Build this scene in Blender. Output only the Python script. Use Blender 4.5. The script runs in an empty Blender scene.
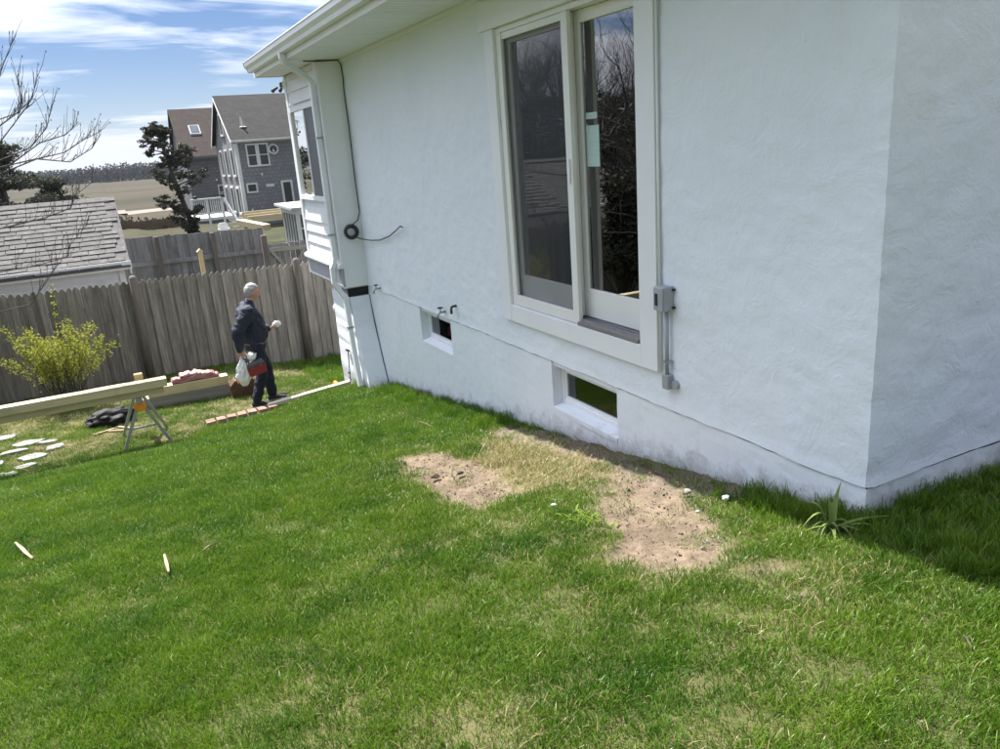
import bpy, bmesh, math, random
import numpy as np
from mathutils import Vector, Matrix, noise as mnoise

R_ = math.radians
random.seed(7)
rng = np.random.default_rng(7)
S = bpy.context.scene
COL = S.collection

# ------------------------------------------------------------------ camera
cam_d = bpy.data.cameras.new('camera')
cam = bpy.data.objects.new('camera', cam_d)
COL.objects.link(cam)
cam_d.sensor_fit = 'HORIZONTAL'; cam_d.sensor_width = 36.0; cam_d.lens = 27.9
cam_d.clip_start = 0.05; cam_d.clip_end = 6000
RW = ((0.88826532, -0.1923258, 0.41712768), (-0.45362677, -0.22463635, 0.86241595), (-0.0721628, -0.95527446, -0.28678081))
cam.matrix_world = Matrix(((RW[0][0], -RW[0][1], -RW[0][2], 0), (RW[1][0], -RW[1][1], -RW[1][2], 0), (RW[2][0], -RW[2][1], -RW[2][2], 0), (0, 0, 0, 1)))
S.camera = cam

# ------------------------------------------------------------------ sky, sun, exposure
SUN = Vector((-0.185, 0.58, 1.0)).normalized()
sun_el = math.asin(SUN.z); sun_az = math.atan2(SUN.x, SUN.y)
W = bpy.data.worlds.new('World'); S.world = W; W.use_nodes = True
nt = W.node_tree; nt.nodes.clear()
def wn(t, **k):
    n = nt.nodes.new(t)
    for a, b in k.items(): setattr(n, a, b)
    return n
def wl(a, b): nt.links.new(a, b)
def wmath(op, a, b=None, clamp=False):
    n = wn('ShaderNodeMath', operation=op); n.use_clamp = clamp
    for i, v in enumerate((a, b)):
        if v is None: continue
        if isinstance(v, (int, float)): n.inputs[i].default_value = v
        else: wl(v, n.inputs[i])
    return n.outputs[0]
out = wn('ShaderNodeOutputWorld'); bg = wn('ShaderNodeBackground')
CLOUD_A = (12.3, 6.2, 0)
SKY_STRENGTH = 0.05
bg.inputs['Strength'].default_value = SKY_STRENGTH
sky = wn('ShaderNodeTexSky', sky_type='NISHITA')
sky.sun_disc = False; sky.sun_elevation = sun_el; sky.sun_rotation = sun_az
sky.air_density = 1.0; sky.dust_density = 0.2; sky.ozone_density = 3.0
tc = wn('ShaderNodeTexCoord'); sx = wn('ShaderNodeSeparateXYZ'); wl(tc.outputs['Generated'], sx.inputs[0])
zc = wmath('MAXIMUM', sx.outputs['Z'], 0.0)
den = wmath('ADD', zc, 0.13)
px_ = wmath('DIVIDE', sx.outputs['X'], den); py_ = wmath('DIVIDE', sx.outputs['Y'], den)
cb = wn('ShaderNodeCombineXYZ'); wl(px_, cb.inputs[0]); wl(py_, cb.inputs[1])
def cloud_noise(scale, loc, rot, nscale, detail, rough, dist):
    mp = wn('ShaderNodeMapping'); wl(cb.outputs[0], mp.inputs[0])
    mp.inputs['Scale'].default_value = scale; mp.inputs['Location'].default_value = loc; mp.inputs['Rotation'].default_value = (0, 0, R_(rot))
    n1 = wn('ShaderNodeTexNoise'); n1.inputs['Scale'].default_value = nscale; n1.inputs['Detail'].default_value = detail; n1.inputs['Roughness'].default_value = rough; n1.inputs['Distortion'].default_value = dist
    wl(mp.outputs[0], n1.inputs['Vector']); return n1.outputs['Fac']
big = cloud_noise((0.8, 1.0, 1), CLOUD_A, -14, 0.62, 5, 0.55, 0.4)       # broad sheets
fine = cloud_noise((0.7, 1.6, 1), (1.7, 4.0, 0), -8, 1.9, 8, 0.62, 0.7)   # wispy edges
mixn = wmath('ADD', wmath('MULTIPLY', big, 0.66), wmath('MULTIPLY', fine, 0.34))
rp = wn('ShaderNodeValToRGB'); wl(mixn, rp.inputs[0])
rp.color_ramp.elements[0].position = 0.425; rp.color_ramp.elements[1].position = 0.55
hz = wmath('POWER', wmath('SUBTRACT', 1.0, zc), 20.0)          # thin cloud piles up toward the horizon
cl = wmath('ADD', wmath('MULTIPLY', rp.outputs['Color'], 0.92), wmath('MULTIPLY', hz, 0.8), clamp=True)
mx = wn('ShaderNodeMix', data_type='RGBA'); wl(cl, mx.inputs[0])
mul = wn('ShaderNodeMix', data_type='RGBA', blend_type='MULTIPLY'); mul.inputs[0].default_value = 1.0; mul.inputs[7].default_value = (0.46, 0.53, 0.68, 1); wl(sky.outputs[0], mul.inputs[6]); wl(mul.outputs[2], mx.inputs[6])
# a cloud layer is darkest at the horizon and three times as bright overhead (standard overcast sky)
ov = wmath('ADD', wmath('MULTIPLY', zc, 2.0), 1.0)
cc = wn('ShaderNodeMix', data_type='RGBA', blend_type='MULTIPLY'); cc.inputs[0].default_value = 1.0
# and thin cloud scatters sunlight forward
vd = wn('ShaderNodeVectorMath', operation='DOT_PRODUCT'); wl(tc.outputs['Generated'], vd.inputs[0]); vd.inputs[1].default_value = tuple(SUN)
fw = wmath('ADD', wmath('MULTIPLY', wmath('POWER', wmath('MAXIMUM', vd.outputs['Value'], 0.0), 2.0), 2.2), 1.0)
cc.inputs[6].default_value = (4.0, 4.2, 4.7, 1); wl(wmath('MULTIPLY', ov, fw), cc.inputs[7]); wl(cc.outputs[2], mx.inputs[7])
wl(mx.outputs[2], bg.inputs['Color']); wl(bg.outputs[0], out.inputs[0])

sd = bpy.data.lights.new('sun', 'SUN'); sd.energy = 4.8; sd.angle = R_(0.6); sd.color = (1.0, 0.955, 0.88)
so = bpy.data.objects.new('sun', sd); COL.objects.link(so)
so.location = SUN * 50
so.rotation_euler = (-SUN).to_track_quat('-Z', 'Y').to_euler()

S.view_settings.view_transform = 'Standard'; S.view_settings.look = 'None'
S.view_settings.exposure = 1.5; S.view_settings.gamma = 1.0
S.view_settings.use_curve_mapping = False
S.render.engine = 'CYCLES'
S.cycles.max_bounces = 7; S.cycles.diffuse_bounces = 3; S.cycles.glossy_bounces = 3; S.cycles.transmission_bounces = 4; S.cycles.transparent_max_bounces = 10

# ------------------------------------------------------------------ materials
MATS = {}
def new_mat(name):
    m = bpy.data.materials.new(name); m.use_nodes = True
    n = m.node_tree.nodes; n.clear()
    o = n.new('ShaderNodeOutputMaterial'); p = n.new('ShaderNodeBsdfPrincipled')
    m.node_tree.links.new(p.outputs[0], o.inputs[0])
    MATS[name] = m
    return m, n, m.node_tree.links, p, o
def c4(c): return (c[0], c[1], c[2], 1)
def mixrgb(n, l, fac, a, b, blend='MIX'):
    x = n.new('ShaderNodeMix'); x.data_type = 'RGBA'; x.blend_type = blend
    for i, v in ((0, fac), (6, a), (7, b)):
        if isinstance(v, (int, float)): x.inputs[i].default_value = v
        elif isinstance(v, tuple): x.inputs[i].default_value = c4(v)
        else: l.new(v, x.inputs[i])
    return x.outputs[2]
def noise_tex(n, l, vec, scale, detail=4, rough=0.55, stretch=None, dist=0):
    if stretch:
        mpn = n.new('ShaderNodeMapping'); l.new(vec, mpn.inputs[0]); mpn.inputs['Scale'].default_value = stretch; vec = mpn.outputs[0]
    t = n.new('ShaderNodeTexNoise'); l.new(vec, t.inputs['Vector'])
    t.inputs['Scale'].default_value = scale; t.inputs['Detail'].default_value = detail; t.inputs['Roughness'].default_value = rough; t.inputs['Distortion'].default_value = dist
    return t.outputs['Fac']
def ramp(n, l, fac, p0, p1, c0=(0, 0, 0), c1=(1, 1, 1)):
    r = n.new('ShaderNodeValToRGB'); l.new(fac, r.inputs[0])
    r.color_ramp.elements[0].position = p0; r.color_ramp.elements[1].position = p1
    r.color_ramp.elements[0].color = c4(c0); r.color_ramp.elements[1].color = c4(c1)
    return r.outputs[0]
def bump(n, l, p, h, strength, dist=0.01):
    b = n.new('ShaderNodeBump'); l.new(h, b.inputs['Height']); b.inputs['Strength'].default_value = strength; b.inputs['Distance'].default_value = dist
    l.new(b.outputs[0], p.inputs['Normal'])
def pm(name, c1, c2=None, scale=6, rough=0.6, bstr=0.0, bscale=None, stretch=None, metallic=0.0, vary=0.0, grime=None, lo=0.35, hi=0.65, bdist=0.01, spec=None):
    """procedural material: two tones mixed by noise, optional relief, grime and per-object tone"""
    m, n, l, p, o = new_mat(name)
    t = n.new('ShaderNodeTexCoord'); v = t.outputs['Object']
    if c2 is None: c2 = tuple(x * 0.85 for x in c1)
    oi = n.new('ShaderNodeObjectInfo')
    if vary:
        ad = n.new('ShaderNodeVectorMath'); ad.operation = 'MULTIPLY_ADD'
        cmb = n.new('ShaderNodeCombineXYZ')
        for i in range(3): l.new(oi.outputs['Random'], cmb.inputs[i])
        l.new(cmb.outputs[0], ad.inputs[0]); ad.inputs[1].default_value = (37, 53, 71); l.new(v, ad.inputs[2]); v = ad.outputs[0]
    f = noise_tex(n, l, v, scale, 5, 0.6, stretch)
    col = ramp(n, l, f, lo, hi, c1, c2)
    if grime:
        g = noise_tex(n, l, v, grime[1], 4, 0.65)
        col = mixrgb(n, l, ramp(n, l, g, 0.55, 0.75), col, tuple(grime[0]))
    if vary:
        mr = n.new('ShaderNodeMapRange'); l.new(oi.outputs['Random'], mr.inputs[0])
        mr.inputs[3].default_value = 1 - vary; mr.inputs[4].default_value = 1 + vary
        hs = n.new('ShaderNodeHueSaturation'); l.new(col, hs.inputs['Color']); l.new(mr.outputs[0], hs.inputs['Value']); col = hs.outputs[0]
    l.new(col, p.inputs['Base Color'])
    p.inputs['Roughness'].default_value = rough; p.inputs['Metallic'].default_value = metallic
    if spec is not None: p.inputs['Specular IOR Level'].default_value = spec
    if bstr:
        h = noise_tex(n, l, v, bscale or scale * 3, 6, 0.6, stretch)
        bump(n, l, p, h, bstr, bdist)
    return m
def glass_mat(name, tint=(0.75, 0.8, 0.82), rough=0.0, ior=1.52, gain=4.6):
    m, n, l, p, o = new_mat(name)
    n.remove(p)
    tr = n.new('ShaderNodeBsdfTransparent'); tr.inputs[0].default_value = c4(tint)
    gl = n.new('ShaderNodeBsdfGlossy'); gl.inputs['Roughness'].default_value = rough
    t = n.new('ShaderNodeTexCoord'); h = noise_tex(n, l, t.outputs['Object'], 1.1, 1)
    b = n.new('ShaderNodeBump'); b.inputs['Strength'].default_value = 0.05; b.inputs['Distance'].default_value = 0.02; l.new(h, b.inputs['Height']); l.new(b.outputs[0], gl.inputs['Normal'])
    fr = n.new('ShaderNodeFresnel'); fr.inputs[0].default_value = ior
    # two surfaces of a double pane roughly double the reflection
    k = n.new('ShaderNodeMath'); k.operation = 'MULTIPLY'; k.inputs[1].default_value = gain; k.use_clamp = True; l.new(fr.outputs[0], k.inputs[0])
    ms = n.new('ShaderNodeMixShader'); l.new(k.outputs[0], ms.inputs[0]); l.new(tr.outputs[0], ms.inputs[1]); l.new(gl.outputs[0], ms.inputs[2])
    l.new(ms.outputs[0], o.inputs[0])
    return m
def screen_mat(name, col=(0.05, 0.055, 0.065), open_=0.74):
    m, n, l, p, o = new_mat(name)
    tr = n.new('ShaderNodeBsdfTransparent')
    p.inputs['Base Color'].default_value = c4(col); p.inputs['Roughness'].default_value = 0.5
    t = n.new('ShaderNodeTexCoord'); w = noise_tex(n, l, t.outputs['Object'], 3, 2)
    r = n.new('ShaderNodeMapRange'); l.new(w, r.inputs[0]); r.inputs[3].default_value = open_ - 0.04; r.inputs[4].default_value = open_ + 0.04
    ms = n.new('ShaderNodeMixShader'); l.new(r.outputs[0], ms.inputs[0]); l.new(p.outputs[0], ms.inputs[1]); l.new(tr.outputs[0], ms.inputs[2])
    l.new(ms.outputs[0], o.inputs[0])
    return m
def leaf_mat(name, c1, c2, c3=None, transl=0.35, rough=0.55, scale=1.6):
    m, n, l, p, o = new_mat(name)
    g = n.new('ShaderNodeNewGeometry')
    f = noise_tex(n, l, g.outputs['Position'], scale, 4, 0.65)
    col = ramp(n, l, f, 0.32, 0.68, c1, c2)
    at = n.new('ShaderNodeAttribute'); at.attribute_name = 'tone'
    if c3: col = mixrgb(n, l, at.outputs['Fac'], col, c3)
    l.new(col, p.inputs['Base Color']); p.inputs['Roughness'].default_value = rough; p.inputs['Specular IOR Level'].default_value = 0.12
    tl = n.new('ShaderNodeBsdfTranslucent'); l.new(col, tl.inputs[0])
    ms = n.new('ShaderNodeMixShader'); ms.inputs[0].default_value = transl
    l.new(p.outputs[0], ms.inputs[1]); l.new(tl.outputs[0], ms.inputs[2]); l.new(ms.outputs[0], o.inputs[0])
    return m

# stucco: white masonry paint, trowel relief, splashed dirt where it meets the ground
def stucco(name, base, base2, relief, dirt=True):
    m, n, l, p, o = new_mat(name)
    g = n.new('ShaderNodeNewGeometry'); v = g.outputs['Position']
    f = noise_tex(n, l, v, 1.3, 5, 0.6)
    col = ramp(n, l, f, 0.3, 0.7, base, base2)
    sp = noise_tex(n, l, v, 45, 3, 0.7)
    col = mixrgb(n, l, ramp(n, l, sp, 0.66, 0.78), col, (0.60, 0.61, 0.60))
    run = noise_tex(n, l, v, 5, 4, 0.6, (1, 1, 0.12))
    col = mixrgb(n, l, ramp(n, l, run, 0.62, 0.9, (0, 0, 0), (0.35, 0.35, 0.35)), col, (0.62, 0.62, 0.58))
    if dirt:
        sx_ = n.new('ShaderNodeSeparateXYZ'); l.new(v, sx_.inputs[0])
        a = n.new('ShaderNodeMath'); a.operation = 'MULTIPLY_ADD'; l.new(sx_.outputs['Y'], a.inputs[0]); a.inputs[1].default_value = 0.155; l.new(sx_.outputs['Z'], a.inputs[2])
        ns = noise_tex(n, l, v, 9, 6, 0.75)
        b_ = n.new('ShaderNodeMath'); b_.operation = 'MULTIPLY_ADD'; l.new(ns, b_.inputs[0]); b_.inputs[1].default_value = -0.42; l.new(a.outputs[0], b_.inputs[2])
        d = n.new('ShaderNodeMapRange'); l.new(b_.outputs[0], d.inputs[0]); d.inputs[1].default_value = -1.53; d.inputs[2].default_value = -1.68; d.inputs[3].default_value = 0; d.inputs[4].default_value = 0.6; d.clamp = True
        col = mixrgb(n, l, d.outputs[0], col, (0.20, 0.19, 0.155))
    l.new(col, p.inputs['Base Color']); p.inputs['Roughness'].default_value = 0.75; p.inputs['Specular IOR Level'].default_value = 0.25
    b1 = n.new('ShaderNodeBump'); b1.inputs['Strength'].default_value = relief; b1.inputs['Distance'].default_value = 0.025
    l.new(noise_tex(n, l, v, 5.5, 6, 0.62, None, 1.2), b1.inputs['Height'])
    vor = n.new('ShaderNodeTexNoise'); l.new(v, vor.inputs['Vector']); vor.inputs['Scale'].default_value = 26; vor.inputs['Detail'].default_value = 5; vor.inputs['Distortion'].default_value = 0.8
    b2 = n.new('ShaderNodeBump'); b2.inputs['Strength'].default_value = relief * 1.1; b2.inputs['Distance'].default_value = 0.007
    l.new(vor.outputs['Fac'], b2.inputs['Height']); l.new(b1.outputs[0], b2.inputs['Normal'])
    # trowel sweeps: ridged short strokes
    w = n.new('ShaderNodeTexVoronoi'); w.feature = 'DISTANCE_TO_EDGE'; mpv = n.new('ShaderNodeMapping'); mpv.inputs['Scale'].default_value = (1, 1, 1.7); mpv.inputs['Rotation'].default_value = (0.6, 0.3, 0.4)
    wd = n.new('ShaderNodeTexNoise'); wd.inputs['Scale'].default_value = 2.2; l.new(v, wd.inputs['Vector'])
    av = n.new('ShaderNodeVectorMath'); av.operation = 'MULTIPLY_ADD'; l.new(wd.outputs['Color'], av.inputs[0]); av.inputs[1].default_value = (0.9, 0.9, 0.9); l.new(v, av.inputs[2])
    l.new(av.outputs[0], mpv.inputs[0]); l.new(mpv.outputs[0], w.inputs['Vector']); w.inputs['Scale'].default_value = 3.2
    rg = ramp(n, l, w.outputs['Distance'], 0.0, 0.16, (1, 1, 1), (0, 0, 0))
    gate = noise_tex(n, l, v, 1.7, 2)
    rg = mixrgb(n, l, ramp(n, l, gate, 0.52, 0.62), (0.0, 0.0, 0.0), rg)
    b3 = n.new('ShaderNodeBump'); b3.inputs['Strength'].default_value = relief * 0.12; b3.inputs['Distance'].default_value = 0.006
    l.new(rg, b3.inputs['Height']); l.new(b2.outputs[0], b3.inputs['Normal']); l.new(b3.outputs[0], p.inputs['Normal'])
    return m
stucco('stucco', (0.785, 0.825, 0.885), (0.735, 0.78, 0.845), 0.36)
stucco('foundation_paint', (0.785, 0.82, 0.87), (0.73, 0.77, 0.825), 0.16)
pm('trim_white', (0.81, 0.825, 0.845), (0.77, 0.785, 0.805), 3, 0.45, 0.05, 40)
pm('vinyl_white', (0.80, 0.80, 0.775), (0.77, 0.77, 0.75), 2, 0.35)
pm('siding_white', (0.80, 0.81, 0.82), (0.75, 0.76, 0.78), 2.5, 0.5, 0.06, 30, vary=0.02)
pm('soffit_white', (0.82, 0.855, 0.90), (0.78, 0.82, 0.87), 3, 0.5, vary=0.02)
pm('gutter_white', (0.80, 0.825, 0.85), (0.75, 0.775, 0.80), 3, 0.35)
pm('shaded_skirt', (0.42, 0.43, 0.46), (0.36, 0.37, 0.40), 5, 0.6)  # grey stands in for the shade below the water table
pm('joint_mortar', (0.42, 0.42, 0.42), (0.28, 0.28, 0.28), 20, 0.9)
pm('dark_void', (0.03, 0.03, 0.035), (0.02, 0.02, 0.022), 5, 0.8)
pm('interior', (0.12, 0.12, 0.125), (0.09, 0.09, 0.095), 2, 0.8)
pm('basement_tint', (0.15, 0.175, 0.17), (0.10, 0.12, 0.118), 3, 0.9)
pm('curtain', (0.16, 0.165, 0.18), (0.11, 0.115, 0.125), 6, 0.9, stretch=(1, 6, 0.3))
pm('sill_track', (0.25, 0.235, 0.22), (0.18, 0.17, 0.16), 12, 0.5, stretch=(1, 0.2, 1))
pm('grey_pvc', (0.36, 0.38, 0.40), (0.31, 0.33, 0.35), 8, 0.45)
pm('galv', (0.45, 0.46, 0.47), (0.36, 0.37, 0.38), 14, 0.38, metallic=0.7)
pm('black_rubber', (0.018, 0.018, 0.02), (0.03, 0.03, 0.032), 10, 0.5)
pm('black_iron', (0.03, 0.03, 0.03), (0.06, 0.045, 0.035), 20, 0.55, metallic=0.3)
pm('sticker', (0.46, 0.60, 0.58), (0.40, 0.54, 0.52), 30, 0.6, stretch=(1, 0.1, 3))
pm('roof_white_house', (0.10, 0.10, 0.105), (0.06, 0.06, 0.065), 20, 0.9, 0.3, 60)
glass_mat('glass'); glass_mat('basement_glass', (0.75, 0.80, 0.80), ior=1.4, gain=2.4); screen_mat('insect_screen')
screen_mat('insect_screen_far', (0.16, 0.17, 0.19), 0.3)
pm('picket_wood', (0.275, 0.25, 0.222), (0.15, 0.135, 0.118), 5, 0.85, 0.45, 12, stretch=(6, 6, 0.45), vary=0.22, grime=((0.12, 0.12, 0.10), 1.7))
pm('picket_wood_far', (0.23, 0.222, 0.215), (0.15, 0.145, 0.142), 5, 0.85, 0.4, 12, stretch=(6, 6, 0.45), vary=0.2, grime=((0.10, 0.10, 0.09), 1.5))
pm('post_wood', (0.15, 0.13, 0.11), (0.09, 0.078, 0.068), 4, 0.9, 0.5, 10, stretch=(5, 5, 0.5), vary=0.1)
pm('new_lumber', (0.58, 0.49, 0.31), (0.46, 0.385, 0.235), 3, 0.65, 0.15, 12, stretch=(0.25, 6, 6), vary=0.14, grime=((0.34, 0.32, 0.18), 2.5))
pm('new_lumber_post', (0.55, 0.43, 0.22), (0.42, 0.33, 0.17), 3, 0.7, 0.15, 12, stretch=(6, 6, 0.3))
pm('end_grain', (0.66, 0.50, 0.26), (0.50, 0.36, 0.18), 30, 0.8)
pm('aged_lumber', (0.30, 0.285, 0.25), (0.21, 0.20, 0.175), 3, 0.8, 0.2, 12, stretch=(0.25, 6, 6), vary=0.06)
pm('edging_timber', (0.48, 0.44, 0.35), (0.36, 0.325, 0.25), 3, 0.75, 0.2, 14, stretch=(0.3, 6, 6))
pm('brick', (0.26, 0.165, 0.125), (0.19, 0.115, 0.085), 12, 0.9, 0.4, 40, vary=0.16, grime=((0.25, 0.22, 0.175), 6))
pm('flagstone', (0.30, 0.30, 0.29), (0.20, 0.20, 0.19), 6, 0.9, 0.6, 22, vary=0.15, grime=((0.15, 0.16, 0.10), 9))
pm('shed_shingle', (0.105, 0.101, 0.099), (0.066, 0.064, 0.064), 9, 0.95, 0.4, 60, vary=0.13, grime=((0.135, 0.132, 0.128), 5))
pm('shed_paint', (0.62, 0.64, 0.66), (0.53, 0.55, 0.57), 3, 0.6, 0.1, 20, vary=0.03)
pm('shed_trim', (0.70, 0.70, 0.69), (0.60, 0.60, 0.59), 3, 0.6)
pm('metal_leg', (0.38, 0.39, 0.40), (0.30, 0.31, 0.32), 10, 0.4, metallic=0.5)
pm('orange_plastic', (0.85, 0.27, 0.02), (0.75, 0.22, 0.02), 10, 0.4)
pm('pink_wrap', (0.42, 0.12, 0.13), (0.46, 0.30, 0.29), 9, 0.4, 0.5, 25, stretch=(0.5, 2, 2))
pm('black_plastic', (0.012, 0.012, 0.013), (0.03, 0.03, 0.032), 7, 0.6, 0.5, 25, spec=0.15)
pm('white_plastic', (0.80, 0.80, 0.80), (0.70, 0.70, 0.72), 8, 0.35, 0.5, 22)
pm('red_case', (0.22, 0.018, 0.028), (0.17, 0.014, 0.02), 8, 0.45)
pm('grey_case', (0.10, 0.105, 0.11), (0.075, 0.08, 0.085), 8, 0.6)
pm('brown_leather', (0.10, 0.045, 0.022), (0.06, 0.028, 0.015), 12, 0.6, 0.3, 40)
pm('skin', (0.55, 0.30, 0.22), (0.48, 0.25, 0.18), 14, 0.5)
pm('grey_hair', (0.42, 0.42, 0.415), (0.20, 0.20, 0.20), 45, 0.7, 0.8, 90)
pm('navy_jacket', (0.008, 0.013, 0.032), (0.014, 0.020, 0.045), 14, 0.75, 0.8, 11, bdist=0.03)
pm('navy_trouser', (0.006, 0.010, 0.024), (0.011, 0.016, 0.034), 12, 0.85, 0.8, 10, bdist=0.03)
pm('shoe_black', (0.014, 0.014, 0.016), (0.025, 0.025, 0.03), 12, 0.5)
pm('shoe_sole', (0.40, 0.40, 0.40), (0.3, 0.3, 0.3), 12, 0.7)
pm('belt', (0.16, 0.15, 0.13), (0.1, 0.09, 0.08), 12, 0.5)
pm('shirt_pale', (0.50, 0.52, 0.56), (0.42, 0.44, 0.48), 12, 0.85, 0.6, 12, bdist=0.03)
pm('jeans', (0.06, 0.085, 0.14), (0.045, 0.06, 0.10), 14, 0.9, 0.6, 12, bdist=0.03)
pm('eye_dark', (0.02, 0.015, 0.012), None, 10, 0.2)
pm('lips', (0.40, 0.16, 0.13), None, 10, 0.5)
pm('wood_chip', (0.34, 0.26, 0.165), (0.27, 0.20, 0.125), 20, 0.8, 0.2, 60, vary=0.08)
pm('pebble', (0.32, 0.31, 0.295), (0.22, 0.21, 0.20), 20, 0.85, vary=0.3)
pm('scrap_white', (0.58, 0.61, 0.63), (0.45, 0.47, 0.49), 20, 0.5)
pm('bark', (0.085, 0.075, 0.068), (0.045, 0.04, 0.036), 8, 0.9, 0.6, 18, stretch=(3, 3, 0.6))
pm('bark_grey', (0.085, 0.076, 0.072), (0.05, 0.045, 0.042), 9, 0.9, 0.4, 20)
leaf_mat('cedar_leaf', (0.020, 0.028, 0.018), (0.042, 0.050, 0.032), (0.065, 0.065, 0.05), 0.15)
leaf_mat('pine_leaf', (0.022, 0.034, 0.018), (0.05, 0.062, 0.034), (0.075, 0.075, 0.055), 0.15)
leaf_mat('forsythia_leaf', (0.16, 0.215, 0.022), (0.27, 0.31, 0.04), (0.38, 0.38, 0.07), 0.4, scale=4)
leaf_mat('weed_leaf', (0.11, 0.19, 0.02), (0.18, 0.27, 0.03), (0.25, 0.32, 0.05), 0.4, scale=9)
leaf_mat('lily_leaf', (0.10, 0.17, 0.035), (0.17, 0.25, 0.06), (0.28, 0.34, 0.13), 0.35, scale=14)
leaf_mat('wood_far', (0.016, 0.019, 0.017), (0.024, 0.026, 0.024), (0.028, 0.028, 0.027), 0.5, scale=0.05)
pm('house_trim', (0.66, 0.66, 0.65), (0.58, 0.58, 0.57), 3, 0.6)
pm('far_glass', (0.03, 0.035, 0.045), (0.05, 0.055, 0.065), 1.0, 0.08)
pm('skylight_glass', (0.10, 0.12, 0.13), (0.08, 0.10, 0.11), 1.0, 0.1)
pm('porch_roof', (0.44, 0.45, 0.46), (0.36, 0.37, 0.38), 3, 0.8)

def shingle_mat(name, c1, c2, dark, row, width, rough=0.9):
    m, n, l, p, o = new_mat(name)
    g = n.new('ShaderNodeNewGeometry'); sx_ = n.new('ShaderNodeSeparateXYZ'); l.new(g.outputs['Position'], sx_.inputs[0])
    ad = n.new('ShaderNodeMath'); ad.operation = 'ADD'; l.new(sx_.outputs['X'], ad.inputs[0]); l.new(sx_.outputs['Y'], ad.inputs[1])
    cv = n.new('ShaderNodeCombineXYZ'); l.new(ad.outputs[0], cv.inputs[0]); l.new(sx_.outputs['Z'], cv.inputs[1])
    b = n.new('ShaderNodeTexBrick'); l.new(cv.outputs[0], b.inputs['Vector']); b.offset = 0.5
    b.inputs['Color1'].default_value = c4(c1); b.inputs['Color2'].default_value = c4(c2); b.inputs['Mortar'].default_value = c4(dark)
    b.inputs['Scale'].default_value = 1.0; b.inputs['Brick Width'].default_value = width; b.inputs['Row Height'].default_value = row; b.inputs['Mortar Size'].default_value = row * 0.07; b.inputs['Bias'].default_value = 0.1
    f = noise_tex(n, l, g.outputs['Position'], 0.9, 5, 0.65)
    col = mixrgb(n, l, ramp(n, l, f, 0.35, 0.7, (0, 0, 0), (0.45, 0.45, 0.45)), b.outputs['Color'], dark)
    l.new(col, p.inputs['Base Color']); p.inputs['Roughness'].default_value = rough; p.inputs['Specular IOR Level'].default_value = 0.2
    bump(n, l, p, b.outputs['Fac'], 0.6, 0.02); return m
shingle_mat('grey_shingle', (0.26, 0.26, 0.27), (0.21, 0.21, 0.218), (0.15, 0.15, 0.157), 0.22, 0.26)
shingle_mat('grey_shingle_dark', (0.20, 0.20, 0.21), (0.16, 0.162, 0.168), (0.11, 0.11, 0.115), 0.22, 0.26)
shingle_mat('asphalt_roof', (0.044, 0.043, 0.043), (0.032, 0.031, 0.031), (0.022, 0.022, 0.022), 0.13, 0.34)
shingle_mat('brown_roof', (0.062, 0.049, 0.044), (0.046, 0.036, 0.033), (0.032, 0.026, 0.024), 0.13, 0.34)

# grass: tone attribute = blade, position noise = patches
def grass_material():
    m, n, l, p, o = new_mat('grass')
    g = n.new('ShaderNodeNewGeometry'); v = g.outputs['Position']
    f = noise_tex(n, l, v, 1.9, 6, 0.65)
    col = ramp(n, l, f, 0.34, 0.66, (0.046, 0.124, 0.006), (0.142, 0.238, 0.013))
    f2 = noise_tex(n, l, v, 7.5, 4, 0.65)
    col = mixrgb(n, l, ramp(n, l, f2, 0.52, 0.74, (0, 0, 0), (0.75, 0.75, 0.75)), col, (0.17, 0.275, 0.032))
    at = n.new('ShaderNodeAttribute'); at.attribute_name = 'tone'
    col = mixrgb(n, l, ramp(n, l, at.outputs['Fac'], 0.0, 0.5, (0.6, 0.6, 0.6), (0, 0, 0)), col, (0.030, 0.085, 0.008))
    col = mixrgb(n, l, ramp(n, l, at.outputs['Fac'], 0.86, 0.9), col, (0.33, 0.275, 0.13))
    l.new(col, p.inputs['Base Color']); p.inputs['Roughness'].default_value = 0.4; p.inputs['Specular IOR Level'].default_value = 0.4
    tl = n.new('ShaderNodeBsdfTranslucent'); l.new(col, tl.inputs[0])
    ms = n.new('ShaderNodeMixShader'); ms.inputs[0].default_value = 0.38
    l.new(p.outputs[0], ms.inputs[1]); l.new(tl.outputs[0], ms.inputs[2]); l.new(ms.outputs[0], o.inputs[0])
grass_material()

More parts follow.
